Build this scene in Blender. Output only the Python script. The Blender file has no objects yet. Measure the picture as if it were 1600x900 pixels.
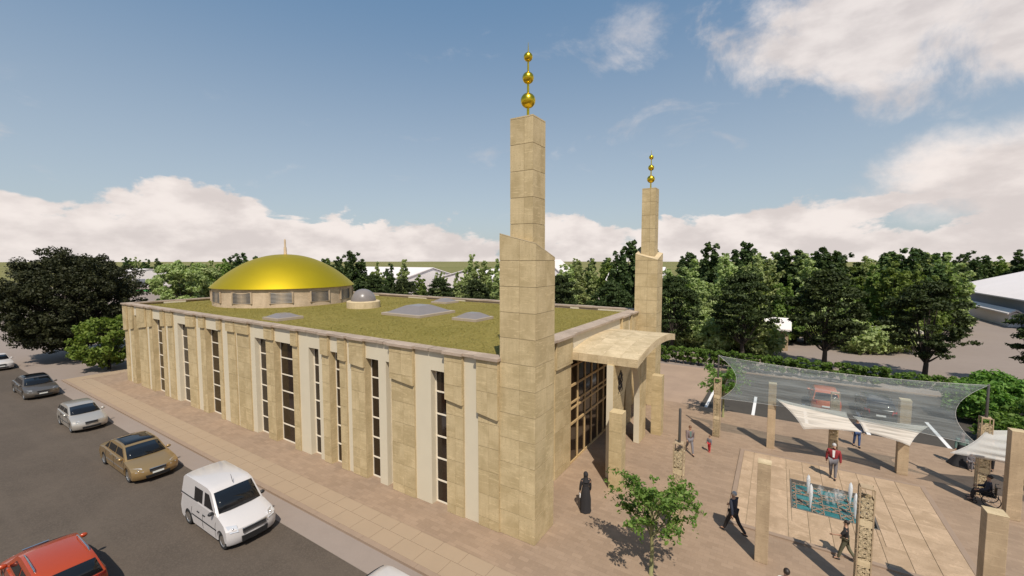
import bpy, bmesh, math, random
import numpy as np
from math import radians, sin, cos, pi, sqrt
from mathutils import Vector, Matrix

scene = bpy.context.scene
COL = scene.collection

# ------------------------------------------------------------------ camera
cam_d = bpy.data.cameras.new("camera"); cam = bpy.data.objects.new("camera", cam_d); COL.objects.link(cam)
cam.location = (0, 0, 11)
cam.rotation_euler = (radians(90) - math.atan(43 / 661.6), 0, radians(32.17))
cam_d.sensor_width = 36; cam_d.lens = 36 * 661.6 / 1600
cam_d.clip_start = 0.1; cam_d.clip_end = 9000
scene.camera = cam

# ------------------------------------------------------------------ sun and sky
SUN_H = Vector((0.62, -0.785)).normalized(); SUN_EL = radians(54.5)
WISP = (40.7, 14.3, 23.1); BANK = (4.6, 2.2, 0)                         # where in the cloud noise this sky lies
SKY_STRENGTH = 0.085; SUN_STRENGTH = 4.3; EXPOSURE = 0.17
sun_dir = Vector((SUN_H.x * cos(SUN_EL), SUN_H.y * cos(SUN_EL), sin(SUN_EL)))
sd = bpy.data.lights.new("sun", 'SUN'); so = bpy.data.objects.new("sun", sd); COL.objects.link(so)
sd.energy = SUN_STRENGTH; sd.angle = radians(0.5); sd.color = (1.0, 0.93, 0.82)
so.rotation_euler = sun_dir.to_track_quat('Z', 'Y').to_euler(); so.location = sun_dir * 80
world = bpy.data.worlds.new("World"); scene.world = world; world.use_nodes = True
scene.view_settings.view_transform = 'Standard'; scene.view_settings.look = 'None'
scene.view_settings.gamma = 1; scene.view_settings.exposure = EXPOSURE
scene.view_settings.use_curve_mapping = False


class NT:
    """small node-tree helper"""
    def __init__(s, tree): s.t = tree; s.n = tree.nodes; s.l = tree.links
    def node(s, kind, **kw):
        n = s.n.new('ShaderNode' + kind)
        for k, v in kw.items(): setattr(n, k, v)
        return n
    def put(s, sock, v):
        if v is None: return
        if hasattr(v, 'is_linked') or isinstance(v, bpy.types.NodeSocket): s.l.new(v, sock)
        elif hasattr(sock.default_value, '__len__') and not hasattr(v, '__len__'):
            sock.default_value = [v] * len(sock.default_value)
        elif hasattr(sock.default_value, '__len__') and len(sock.default_value) == 4 and len(v) == 3: sock.default_value = (*v, 1)
        else: sock.default_value = v
    def math(s, op, a, b=None, c=None, clamp=False):
        n = s.node('Math', operation=op); n.use_clamp = clamp
        s.put(n.inputs[0], a); s.put(n.inputs[1], b) if b is not None else None
        if c is not None: s.put(n.inputs[2], c)
        return n.outputs[0]
    def ramp(s, x, lo, hi, a=0.0, b=1.0):
        n = s.node('MapRange', interpolation_type='SMOOTHSTEP'); n.clamp = True
        for i, v in enumerate((x, lo, hi, a, b)): s.put(n.inputs[i], v)
        return n.outputs[0]
    def mix(s, f, a, b, blend='MIX'):
        n = s.node('Mix', data_type='RGBA', blend_type=blend)
        s.put(n.inputs[0], f); s.put(n.inputs[6], a); s.put(n.inputs[7], b)
        return n.outputs[2]
    def noise(s, vec, scale, detail=3, rough=0.5, dist=0.0):
        n = s.node('TexNoise'); s.put(n.inputs['Vector'], vec); s.put(n.inputs['Scale'], scale)
        s.put(n.inputs['Detail'], detail); s.put(n.inputs['Roughness'], rough); s.put(n.inputs['Distortion'], dist)
        return n.outputs[0]
    def scale(s, vec, v):
        n = s.node('Mapping'); s.put(n.inputs['Vector'], vec); n.inputs['Scale'].default_value = v
        return n.outputs[0]


def build_world():
    w = NT(world.node_tree); w.n.clear()
    out = w.node('OutputWorld'); bg = w.node('Background'); bg.inputs['Strength'].default_value = SKY_STRENGTH
    sky = w.node('TexSky', sky_type='NISHITA'); sky.sun_disc = False
    sky.sun_elevation = SUN_EL; sky.sun_rotation = math.atan2(SUN_H.x, SUN_H.y)
    sky.altitude = 50; sky.air_density = 1.0; sky.dust_density = 1.6; sky.ozone_density = 1.3
    tc = w.node('TexCoord'); d = tc.outputs['Generated']
    sep = w.node('SeparateXYZ'); w.put(sep.inputs[0], d)
    x, y, z = sep.outputs
    el = w.math('ARCSINE', w.math('MAXIMUM', z, -0.02))                 # elevation in radians
    az = w.math('ARCTAN2', x, y)                                         # 0 along +Y, positive to +X
    # cumulus bank along the horizon
    bank_s = w.node('VectorMath', operation='ADD'); w.put(bank_s.inputs[0], w.scale(d, (1.0, 1.0, 2.1))); bank_s.inputs[1].default_value = BANK; bank_v = bank_s.outputs[0]
    n1 = w.noise(bank_v, 7.0, 9, 0.56, 0.2)
    n_big = w.noise(d, 1.7, 2, 0.5)
    lift = w.math('MULTIPLY_ADD', n_big, 0.22, -0.108)
    rise = w.math('SUBTRACT', el, lift)
    thr = w.ramp(rise, 0.0, 0.20, 0.24, 0.80)
    bank = w.ramp(w.math('SUBTRACT', n1, thr), 0.0, 0.075)
    # thin wisps higher up, on a flat layer
    zz = w.math('ADD', w.math('MAXIMUM', z, 0.0), 0.22)
    px = w.math('DIVIDE', x, zz); py = w.math('DIVIDE', y, zz)
    cmb = w.node('CombineXYZ'); w.put(cmb.inputs[0], px); w.put(cmb.inputs[1], py)
    sh = w.node('VectorMath', operation='ADD'); w.put(sh.inputs[0], cmb.outputs[0]); sh.inputs[1].default_value = WISP
    n2 = w.noise(sh.outputs[0], 1.9, 8, 0.62, 0.5)
    n3 = w.noise(sh.outputs[0], 0.55, 2, 0.5)
    wisp = w.math('MULTIPLY', w.ramp(n2, 0.56, 0.76), w.ramp(n3, 0.46, 0.62))
    wisp = w.math('MULTIPLY', wisp, 0.5)
    # a towering group to the right of the view
    def blob(a0, e0, ra, re):
        da = w.math('DIVIDE', w.math('SUBTRACT', az, a0), ra); de = w.math('DIVIDE', w.math('SUBTRACT', el, e0), re)
        r2 = w.math('ADD', w.math('MULTIPLY', da, da), w.math('MULTIPLY', de, de))
        return w.math('SUBTRACT', 1.0, r2)
    n4 = w.noise(d, 6.5, 9, 0.6, 0.3)
    def tower(a0, e0, ra, re, k, cut, amp):
        f = w.math('MULTIPLY_ADD', w.math('SUBTRACT', n4, 0.5), amp, w.math('MAXIMUM', blob(a0, e0, ra, re), -1.0))
        return w.math('MULTIPLY', w.ramp(f, cut, cut + 0.75), k)
    t1 = tower(0.27, 0.415, 0.40, 0.17, 0.9, -0.05, 3.0)
    t2 = tower(0.31, 0.13, 0.22, 0.10, 1.0, 0.0, 2.2)
    dens = bank
    for o in (wisp, t1, t2): dens = w.math('MAXIMUM', dens, o)
    # shade of the cloud: light tops, slightly greyer bodies
    n5 = w.noise(bank_v, 9.0, 6, 0.55)
    ccol = w.mix(w.ramp(n5, 0.34, 0.66), (7.3, 6.6, 6.35), (9.5, 8.65, 8.2))
    veil = w.mix(w.ramp(el, 0.0, 0.62), (5.9, 6.7, 7.2), (1.65, 3.25, 5.4))      # thin summer haze over the clear sky
    skyc = w.mix(0.62, sky.outputs[0], veil)
    col = w.mix(dens, skyc, ccol)
    w.put(bg.inputs['Color'], col); w.l.new(bg.outputs[0], out.inputs['Surface'])

build_world()

# ------------------------------------------------------------------ materials
MATS = {}
def new_mat(name):
    m = bpy.data.materials.new(name); m.use_nodes = True
    t = NT(m.node_tree); b = m.node_tree.nodes['Principled BSDF']; MATS[name] = m
    return m, t, b
def pos(t):
    return t.node('NewGeometry').outputs['Position']
def bump(t, b, h, strength=0.3, dist=0.02):
    n = t.node('Bump'); n.inputs['Strength'].default_value = strength; n.inputs['Distance'].default_value = dist
    t.put(n.inputs['Height'], h); t.l.new(n.outputs[0], b.inputs['Normal'])
def vary(c, k): return tuple(min(1, v * k) for v in c)

def plain(name, col, rough=0.6, metal=0.0, coat=0.0, spec=0.5, nscale=3.0, namp=0.12, bscale=None, bstr=0.15):
    m, t, b = new_mat(name)
    n = t.noise(pos(t), nscale, 4, 0.55)
    c = t.mix(n, vary(col, 1 - namp), vary(col, 1 + namp))
    t.put(b.inputs['Base Color'], c); b.inputs['Roughness'].default_value = rough; b.inputs['Metallic'].default_value = metal
    b.inputs['Coat Weight'].default_value = coat; b.inputs['Coat Roughness'].default_value = 0.06
    b.inputs['Specular IOR Level'].default_value = spec
    if bscale: bump(t, b, t.noise(pos(t), bscale, 3, 0.6), bstr, 0.01)
    return m

def stone(name, a, c, rough=0.75):
    m, t, b = new_mat(name); p = pos(t)
    rnd = t.node('ObjectInfo').outputs['Random']
    off = t.node('VectorMath', operation='ADD'); t.put(off.inputs[0], p)
    cx = t.node('CombineXYZ'); r9 = t.math('MULTIPLY', rnd, 37.0)
    for i in range(3): t.put(cx.inputs[i], r9)
    t.put(off.inputs[1], cx.outputs[0]); q = off.outputs[0]
    big = t.noise(q, 0.8, 4, 0.6, 0.5); vein = t.noise(t.scale(q, (0.6, 0.6, 5.0)), 2.2, 5, 0.65, 1.2)
    fine = t.noise(q, 22, 3, 0.6)
    base = t.mix(t.ramp(big, 0.34, 0.66), vary(a, .93), vary(c, 1.05))
    base = t.mix(t.ramp(vein, 0.52, 0.66, 0, 0.7), base, vary(c, 1.22))
    streak = t.noise(t.scale(q, (9.0, 9.0, 0.9)), 1.0, 4, 0.6, 0.4)
    base = t.mix(t.ramp(streak, 0.40, 0.66, 0, 0.28), base, vary(a, 0.86))
    base = t.mix(t.ramp(fine, 0.58, 0.70, 0, 0.6), base, vary(a, 0.60))
    hs = t.node('HueSaturation'); t.put(hs.inputs['Value'], t.math('MULTIPLY_ADD', rnd, 0.07, 0.965)); t.put(hs.inputs['Color'], base)
    t.put(b.inputs['Base Color'], hs.outputs[0]); b.inputs['Roughness'].default_value = rough
    b.inputs['Specular IOR Level'].default_value = 0.3
    bump(t, b, t.math('ADD', vein, fine), 0.25, 0.008)
    return m

stone('travertine', (0.442, 0.336, 0.179), (0.516, 0.402, 0.232))
stone('pillar_stone', (0.380, 0.276, 0.172), (0.446, 0.331, 0.211))
stone('coping_stone', (0.345, 0.265, 0.20), (0.40, 0.31, 0.24))
stone('canopy_stone', (0.478, 0.369, 0.218), (0.570, 0.450, 0.286))
stone('drum_stone', (0.44, 0.335, 0.225), (0.52, 0.40, 0.28))
stone('platform_tile_stone', (0.371, 0.259, 0.162), (0.435, 0.310, 0.204))
plain('slab_stone', (0.335, 0.247, 0.168), 0.85, nscale=0.9, namp=0.07, spec=0.25, bscale=25)
plain('joint_mortar', (0.315, 0.24, 0.15), 0.9, namp=0.15)
plain('cream_render', (0.587, 0.513, 0.383), 0.8, nscale=1.3, namp=0.05, bscale=40)
plain('gold_leaf', (0.72, 0.50, 0.035), 0.27, metal=1.0, nscale=0.7, namp=0.05)
plain('dome_gold', (0.58, 0.42, 0.012), 0.47, metal=0.8, nscale=0.5, namp=0.08)
plain('window_glass', (0.022, 0.013, 0.008), 0.08, spec=0.5, namp=0.4, nscale=1.5)
plain('white_frame', (0.72, 0.64, 0.52), 0.5)
plain('bronze_frame', (0.52, 0.36, 0.18), 0.45)
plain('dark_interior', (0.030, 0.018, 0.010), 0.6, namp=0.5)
plain('grey_louvre', (0.12, 0.105, 0.09), 0.55)
plain('skylight_glass', (0.20, 0.175, 0.165), 0.30, spec=0.35)
plain('skylight_frame', (0.36, 0.29, 0.22), 0.5)
plain('dark_metal', (0.035, 0.033, 0.032), 0.45, metal=0.5)
plain('steel_post', (0.11, 0.10, 0.09), 0.4, metal=0.6)
plain('kerb_stone', (0.281, 0.201, 0.144), 0.8, nscale=2)
plain('white_paint_line', (0.72, 0.70, 0.68), 0.7, nscale=4, namp=0.1)
plain('white_plaster', (0.74, 0.68, 0.66), 0.8, nscale=0.4, namp=0.06)
plain('roof_sheet', (0.72, 0.66, 0.64), 0.6, nscale=0.3, namp=0.06)
plain('blue_grey_wall', (0.22, 0.23, 0.26), 0.7, nscale=0.6, namp=0.1)
plain('pergola_paint', (0.62, 0.56, 0.46), 0.6)
plain('lawn_green', (0.05, 0.30, 0.04), 0.9, nscale=0.4, namp=0.2)
plain('tyre', (0.014, 0.014, 0.014), 0.85)
plain('rim_alloy', (0.60, 0.58, 0.55), 0.28, metal=0.9)
plain('car_glass', (0.008, 0.009, 0.011), 0.05, spec=0.5)
plain('black_trim', (0.016, 0.016, 0.017), 0.5)
plain('chrome', (0.75, 0.73, 0.70), 0.12, metal=1.0)
plain('lamp_glass', (0.62, 0.62, 0.64), 0.1, metal=0.3, coat=0.5)
plain('tail_red', (0.42, 0.012, 0.010), 0.2, coat=0.5)
plain('plate_white', (0.7, 0.7, 0.66), 0.5)
for n_, c_, me_ in (('paint_white', (0.53, 0.495, 0.48), 0), ('paint_gold', (0.36, 0.235, 0.10), 0.55), ('paint_silver', (0.50, 0.455, 0.40), 0.5),
                    ('paint_graphite', (0.125, 0.105, 0.085), 0.5), ('paint_red', (0.40, 0.050, 0.008), 0.15), ('paint_black', (0.028, 0.028, 0.03), 0.2),
                    ('paint_orange', (0.50, 0.12, 0.045), 0.1)):
    plain(n_, c_, 0.32, metal=me_, coat=0.7, nscale=0.6, namp=0.03)
for n_, c_ in (('skin', (0.42, 0.24, 0.155)), ('cloth_black', (0.018, 0.016, 0.017)), ('cloth_navy', (0.020, 0.024, 0.040)), ('cloth_crimson', (0.24, 0.022, 0.026)),
               ('cloth_grey', (0.17, 0.155, 0.165)), ('cloth_white', (0.66, 0.63, 0.60)), ('cloth_red', (0.50, 0.035, 0.04)), ('cloth_olive', (0.10, 0.095, 0.055)),
               ('cloth_blue', (0.06, 0.10, 0.22)), ('cloth_teal', (0.10, 0.16, 0.14)), ('cloth_taupe', (0.16, 0.115, 0.11)), ('hair_dark', (0.022, 0.014, 0.010)),
               ('hair_grey', (0.45, 0.42, 0.40)), ('hair_brown', (0.12, 0.055, 0.025)), ('leather_black', (0.012, 0.011, 0.011))):
    plain(n_, c_, 0.85 if 'cloth' in n_ else 0.55, nscale=14, namp=0.18)

def brick_paving(name, a, c, bw, bh, mortar, rot=0.0):
    m, t, b = new_mat(name); p = pos(t)
    mp = t.node('Mapping'); t.put(mp.inputs['Vector'], p); mp.inputs['Rotation'].default_value = (0, 0, rot)
    br = t.node('TexBrick'); t.put(br.inputs['Vector'], mp.outputs[0]); br.inputs['Scale'].default_value = 1.0
    br.inputs['Brick Width'].default_value = bw; br.inputs['Row Height'].default_value = bh
    br.inputs['Mortar Size'].default_value = 0.006; br.inputs['Mortar Smooth'].default_value = 0.3
    br.inputs['Color1'].default_value = (*a, 1); br.inputs['Color2'].default_value = (*c, 1); br.inputs['Mortar'].default_value = (*mortar, 1)
    big = t.noise(p, 0.5, 5, 0.6); fine = t.noise(p, 9, 3, 0.6)
    col = t.mix(t.ramp(big, 0.3, 0.7), br.outputs['Color'], t.mix(1.0, br.outputs['Color'], (0.86, 0.86, 0.87), 'MULTIPLY'))
    col = t.mix(t.ramp(fine, 0.5, 0.8, 0, 0.3), col, vary(c, 1.15))
    t.put(b.inputs['Base Color'], col); b.inputs['Roughness'].default_value = 0.85; b.inputs['Specular IOR Level'].default_value = 0.25
    bump(t, b, br.outputs['Fac'], -0.2, 0.006)
    return m
brick_paving('plaza_brick', (0.282, 0.198, 0.135), (0.332, 0.236, 0.163), 0.40, 0.20, (0.262, 0.185, 0.125), 0.0)
brick_paving('terrace_paving', (0.352, 0.251, 0.178), (0.368, 0.262, 0.189), 2.4, 2.4, (0.296, 0.213, 0.147))

def asphalt(name, col):
    m, t, b = new_mat(name); p = pos(t)
    n1 = t.noise(p, 0.35, 5, 0.6); n2 = t.noise(p, 3.5, 4, 0.7); n3 = t.noise(p, 16, 3, 0.75)
    tracks = t.noise(t.scale(p, (0.05, 1.1, 1)), 1.0, 3, 0.5)
    c = t.mix(t.ramp(n1, 0.3, 0.7), vary(col, 0.88), vary(col, 1.12))
    c = t.mix(t.ramp(n2, 0.35, 0.75, 0, 0.35), c, vary(col, 0.72)); c = t.mix(t.ramp(n3, 0.42, 0.68, 0, 0.55), c, vary(col, 1.45))
    c = t.mix(t.ramp(tracks, 0.5, 0.68, 0, 0.35), c, vary(col, 1.28))
    t.put(b.inputs['Base Color'], c); b.inputs['Roughness'].default_value = 0.88; b.inputs['Specular IOR Level'].default_value = 0.25
    bump(t, b, n3, 0.4, 0.01)
asphalt('road_asphalt', (0.088, 0.069, 0.054))
asphalt('car_park_asphalt', (0.060, 0.052, 0.044))

def ground_mat():
    m, t, b = new_mat('bare_ground'); p = pos(t)
    n1 = t.noise(p, 0.05, 5, 0.6); n2 = t.noise(p, 1.2, 5, 0.65); n3 = t.noise(p, 14, 3, 0.6)
    c = t.mix(t.ramp(n1, 0.3, 0.7), (0.245, 0.197, 0.168), (0.272, 0.22, 0.188))
    c = t.mix(t.ramp(n2, 0.4, 0.75, 0, 0.3), c, (0.225, 0.18, 0.152)); c = t.mix(t.ramp(n3, 0.45, 0.75, 0, 0.18), c, (0.31, 0.255, 0.22))
    t.put(b.inputs['Base Color'], c); b.inputs['Roughness'].default_value = 0.9; b.inputs['Specular IOR Level'].default_value = 0.2
    m, t, b = new_mat('far_field'); p = pos(t)
    n1 = t.noise(p, 0.008, 5, 0.6); n2 = t.noise(p, 0.1, 4, 0.6)
    c = t.mix(t.ramp(n1, 0.35, 0.65), (0.17, 0.165, 0.06), (0.23, 0.205, 0.085)); c = t.mix(t.ramp(n2, 0.4, 0.7, 0, 0.4), c, (0.10, 0.115, 0.04))
    t.put(b.inputs['Base Color'], c); b.inputs['Roughness'].default_value = 0.95; b.inputs['Specular IOR Level'].default_value = 0.1
    m, t, b = new_mat('roof_turf'); p = pos(t)
    n1 = t.noise(p, 0.35, 5, 0.6); n2 = t.noise(t.scale(p, (1, 1, 1)), 7, 4, 0.7); n3 = t.noise(p, 30, 2, 0.7)
    c = t.mix(t.ramp(n1, 0.3, 0.7), (0.205, 0.165, 0.040), (0.262, 0.205, 0.058)); c = t.mix(t.ramp(n2, 0.42, 0.7, 0, 0.55), c, (0.15, 0.14, 0.035))
    c = t.mix(t.ramp(n3, 0.55, 0.75, 0, 0.4), c, (0.33, 0.27, 0.08))
    t.put(b.inputs['Base Color'], c); b.inputs['Roughness'].default_value = 0.95; b.inputs['Specular IOR Level'].default_value = 0.1
    bump(t, b, t.math('ADD', n2, n3), 0.7, 0.05)
ground_mat()

def leaf_mat(name, a, c, trans=0.3):
    m, t, b = new_mat(name)
    g = t.node('NewGeometry'); r = g.outputs['Random Per Island']
    o = t.node('ObjectInfo').outputs['Random']
    col = t.mix(r, a, c)
    hs = t.node('HueSaturation'); t.put(hs.inputs['Color'], col); t.put(hs.inputs['Value'], t.math('MULTIPLY_ADD', o, 0.35, 0.82))
    t.put(hs.inputs['Hue'], t.math('MULTIPLY_ADD', o, 0.025, 0.4875))
    t.put(b.inputs['Base Color'], hs.outputs[0]); b.inputs['Roughness'].default_value = 0.6; b.inputs['Specular IOR Level'].default_value = 0.25
    tr = t.node('BsdfTranslucent'); t.put(tr.inputs['Color'], t.mix(1.0, hs.outputs[0], (1.15, 1.25, 0.6), 'MULTIPLY'))
    mx = t.node('MixShader'); mx.inputs[0].default_value = trans
    t.l.new(b.outputs[0], mx.inputs[1]); t.l.new(tr.outputs[0], mx.inputs[2])
    t.l.new(mx.outputs[0], m.node_tree.nodes['Material Output'].inputs['Surface'])
leaf_mat('leaf_dark', (0.026, 0.044, 0.014), (0.075, 0.10, 0.032), 0.25)
leaf_mat('leaf_big_tree', (0.022, 0.028, 0.011), (0.052, 0.056, 0.020), 0.15)
leaf_mat('leaf_mid', (0.09, 0.15, 0.03), (0.24, 0.31, 0.08), 0.38)
leaf_mat('leaf_light', (0.20, 0.26, 0.09), (0.42, 0.46, 0.21), 0.38)
leaf_mat('leaf_deep', (0.024, 0.05, 0.016), (0.10, 0.145, 0.045), 0.28)
leaf_mat('leaf_young', (0.065, 0.14, 0.02), (0.21, 0.31, 0.07), 0.38)
leaf_mat('leaf_turf', (0.21, 0.175, 0.044), (0.29, 0.235, 0.072), 0.15)
leaf_mat('leaf_hedge', (0.065, 0.14, 0.022), (0.19, 0.29, 0.06), 0.38)
leaf_mat('leaf_bush', (0.09, 0.16, 0.022), (0.25, 0.33, 0.07), 0.38)
plain('bark_dark', (0.045, 0.034, 0.026), 0.9, nscale=6, namp=0.3)
plain('bark_green', (0.20, 0.19, 0.08), 0.8, nscale=6, namp=0.2)

def sail_mat():
    m, t, b = new_mat('sail_mesh_fabric'); p = pos(t)
    b.inputs['Base Color'].default_value = (0.68, 0.71, 0.70, 1); b.inputs['Roughness'].default_value = 0.5
    tl = t.node('BsdfTranslucent'); tl.inputs['Color'].default_value = (0.60, 0.64, 0.64, 1)
    tp = t.node('BsdfTransparent'); tp.inputs['Color'].default_value = (0.93, 0.96, 0.97, 1)
    m1 = t.node('MixShader'); m1.inputs[0].default_value = 0.45; t.l.new(b.outputs[0], m1.inputs[1]); t.l.new(tl.outputs[0], m1.inputs[2])
    n = t.noise(t.scale(p, (0.6, 0.6, 9.0)), 1.3, 2, 0.5)
    m2 = t.node('MixShader'); t.put(m2.inputs[0], t.ramp(n, 0.35, 0.65, 0.78, 0.88))
    t.l.new(m1.outputs[0], m2.inputs[1]); t.l.new(tp.outputs[0], m2.inputs[2])
    t.l.new(m2.outputs[0], m.node_tree.nodes['Material Output'].inputs['Surface'])
    m, t, b = new_mat('sunlit_sail_cloth')  # sunlit turn of the sail, its brightness put into a denser cream cloth
    b.inputs['Base Color'].default_value = (0.56, 0.50, 0.43, 1); b.inputs['Roughness'].default_value = 0.6
    tp = t.node('BsdfTransparent'); m2 = t.node('MixShader'); t.put(m2.inputs[0], t.ramp(t.noise(t.scale(pos(t), (0.5, 0.5, 13.0)), 1.0, 2, 0.5), 0.42, 0.62, 0.12, 0.5))
    t.l.new(b.outputs[0], m2.inputs[1]); t.l.new(tp.outputs[0], m2.inputs[2])
    t.l.new(m2.outputs[0], m.node_tree.nodes['Material Output'].inputs['Surface'])
    m, t, b = new_mat('sail_cloth_sheer')
    b.inputs['Base Color'].default_value = (0.60, 0.58, 0.55, 1); b.inputs['Roughness'].default_value = 0.6
    tp = t.node('BsdfTransparent'); m2 = t.node('MixShader'); m2.inputs[0].default_value = 0.5
    t.l.new(b.outputs[0], m2.inputs[1]); t.l.new(tp.outputs[0], m2.inputs[2])
    t.l.new(m2.outputs[0], m.node_tree.nodes['Material Output'].inputs['Surface'])
sail_mat()

def water_mats():
    m, t, b = new_mat('pool_water'); p = pos(t)
    n = t.noise(p, 2.5, 4, 0.6, 0.6)
    t.put(b.inputs['Base Color'], t.mix(t.ramp(n, 0.35, 0.65), (0.006, 0.07, 0.08), (0.015, 0.16, 0.17)))
    b.inputs['Roughness'].default_value = 0.07; bump(t, b, t.noise(p, 9, 4, 0.6, 0.4), 0.35, 0.03)
    m, t, b = new_mat('water_jet')
    b.inputs['Base Color'].default_value = (0.86, 0.87, 0.88, 1); b.inputs['Roughness'].default_value = 0.4
    tl = t.node('BsdfTranslucent'); tl.inputs['Color'].default_value = (0.9, 0.9, 0.9, 1)
    tp = t.node('BsdfTransparent')
    m1 = t.node('MixShader'); m1.inputs[0].default_value = 0.4; t.l.new(b.outputs[0], m1.inputs[1]); t.l.new(tl.outputs[0], m1.inputs[2])
    n = t.noise(t.scale(pos(t), (1, 1, 0.35)), 14, 3, 0.6)
    m2 = t.node('MixShader'); t.put(m2.inputs[0], t.ramp(n, 0.4, 0.7, 0.05, 0.5))
    t.l.new(m1.outputs[0], m2.inputs[1]); t.l.new(tp.outputs[0], m2.inputs[2])
    t.l.new(m2.outputs[0], m.node_tree.nodes['Material Output'].inputs['Surface'])
    m, t, b = new_mat('water_spray')
    b.inputs['Base Color'].default_value = (0.85, 0.85, 0.85, 1)
    tp = t.node('BsdfTransparent'); n = t.noise(t.scale(pos(t), (1, 1, 0.5)), 9, 4, 0.6)
    m2 = t.node('MixShader'); t.put(m2.inputs[0], t.ramp(n, 0.35, 0.65, 0.80, 0.98))
    t.l.new(b.outputs[0], m2.inputs[1]); t.l.new(tp.outputs[0], m2.inputs[2])
    t.l.new(m2.outputs[0], m.node_tree.nodes['Material Output'].inputs['Surface'])
water_mats()

# ------------------------------------------------------------------ builders
class MB:
    """collects shapes into one mesh"""
    def __init__(s): s.v = []; s.f = []; s.m = []; s.sm = []
    def add(s, vs, fs, mi=0, smooth=False):
        o = len(s.v); s.v.extend(tuple(v) for v in vs)
        for f in fs: s.f.append(tuple(i + o for i in f)); s.m.append(mi); s.sm.append(smooth)
        return s
    def box(s, x0, x1, y0, y1, z0, z1, mi=0):
        return s.add([(x0, y0, z0), (x1, y0, z0), (x1, y1, z0), (x0, y1, z0), (x0, y0, z1), (x1, y0, z1), (x1, y1, z1), (x0, y1, z1)],
                     [(0, 3, 2, 1), (4, 5, 6, 7), (0, 1, 5, 4), (1, 2, 6, 5), (2, 3, 7, 6), (3, 0, 4, 7)], mi)
    def prism(s, poly, axis, a, b, mi=0):
        """poly: 2D points; extruded along axis ('x','y','z') from a to b"""
        n = len(poly)
        def mk(p, q): return {'x': (q, p[0], p[1]), 'y': (p[0], q, p[1]), 'z': (p[0], p[1], q)}[axis]
        vs = [mk(p, a) for p in poly] + [mk(p, b) for p in poly]
        fs = [tuple(range(n - 1, -1, -1)), tuple(range(n, 2 * n))] + [(i, (i + 1) % n, n + (i + 1) % n, n + i) for i in range(n)]
        return s.add(vs, fs, mi)
    def lathe(s, prof, cx=0, cy=0, n=24, mi=0, smooth=True, sx=1, sy=1):
        vs = []; fs = []
        for (r, z) in prof:
            for i in range(n):
                a = 2 * pi * i / n; vs.append((cx + r * cos(a) * sx, cy + r * sin(a) * sy, z))
        for j in range(len(prof) - 1):
            for i in range(n): fs.append((j * n + i, j * n + (i + 1) % n, (j + 1) * n + (i + 1) % n, (j + 1) * n + i))
        s.add(vs, fs, mi, smooth)
        s.add([vs[i] for i in range(n)], [tuple(range(n - 1, -1, -1))], mi); k = (len(prof) - 1) * n
        return s.add([vs[k + i] for i in range(n)], [tuple(range(n))], mi)
    def tube(s, pts, rad, n=6, mi=0, smooth=True):
        pts = [Vector(p) for p in pts]; rad = rad if hasattr(rad, '__len__') else [rad] * len(pts)
        vs = []; fs = []
        for i, p in enumerate(pts):
            d = (pts[min(i + 1, len(pts) - 1)] - pts[max(i - 1, 0)]).normalized()
            u = d.cross(Vector((0, 0, 1)) if abs(d.z) < 0.9 else Vector((1, 0, 0))).normalized(); w = d.cross(u)
            for k in range(n):
                a = 2 * pi * k / n; vs.append(p + (u * cos(a) + w * sin(a)) * rad[i])
        for i in range(len(pts) - 1):
            for k in range(n): fs.append((i * n + k, i * n + (k + 1) % n, (i + 1) * n + (k + 1) % n, (i + 1) * n + k))
        fs.append(tuple(range(n))); fs.append(tuple(range((len(pts) - 1) * n, len(pts) * n))[::-1])
        return s.add(vs, fs, mi, smooth)
    def sphere(s, c, r, n=16, m=10, mi=0, sc=(1, 1, 1)):
        vs = []; fs = []
        for j in range(1, m):
            t = pi * j / m
            for i in range(n):
                a = 2 * pi * i / n; vs.append((c[0] + r * sin(t) * cos(a) * sc[0], c[1] + r * sin(t) * sin(a) * sc[1], c[2] + r * cos(t) * sc[2]))
        vs.append((c[0], c[1], c[2] + r * sc[2])); vs.append((c[0], c[1], c[2] - r * sc[2])); T = len(vs) - 2
        for j in range(m - 2):
            for i in range(n): fs.append((j * n + i, (j + 1) * n + i, (j + 1) * n + (i + 1) % n, j * n + (i + 1) % n))
        for i in range(n): fs.append((T, i, (i + 1) % n)); fs.append((T + 1, (m - 2) * n + (i + 1) % n, (m - 2) * n + i))
        return s.add(vs, fs, mi, True)
    def mesh(s, name, mats, sharp=None, fix=False):
        me = bpy.data.meshes.new(name); me.from_pydata(s.v, [], s.f)
        for m in (mats if isinstance(mats, (list, tuple)) else [mats]): me.materials.append(MATS[m])
        me.polygons.foreach_set('material_index', s.m); me.polygons.foreach_set('use_smooth', s.sm)
        if fix:
            b = bmesh.new(); b.from_mesh(me); bmesh.ops.remove_doubles(b, verts=b.verts, dist=1e-5)
            bmesh.ops.recalc_face_normals(b, faces=b.faces); b.to_mesh(me); b.free()
        if sharp: me.set_sharp_from_angle(angle=radians(sharp))
        me.update(); return me
    def build(s, name, mats, parent=None, loc=(0, 0, 0), rz=0.0, sharp=None, fix=False, bevel=0):
        o = put(name, s.mesh(name, mats, sharp, fix), parent, loc, rz)
        if bevel:
            md = o.modifiers.new('bevel', 'BEVEL'); md.width = bevel; md.segments = 2; md.limit_method = 'ANGLE'; md.angle_limit = radians(40)
        return o

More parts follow.
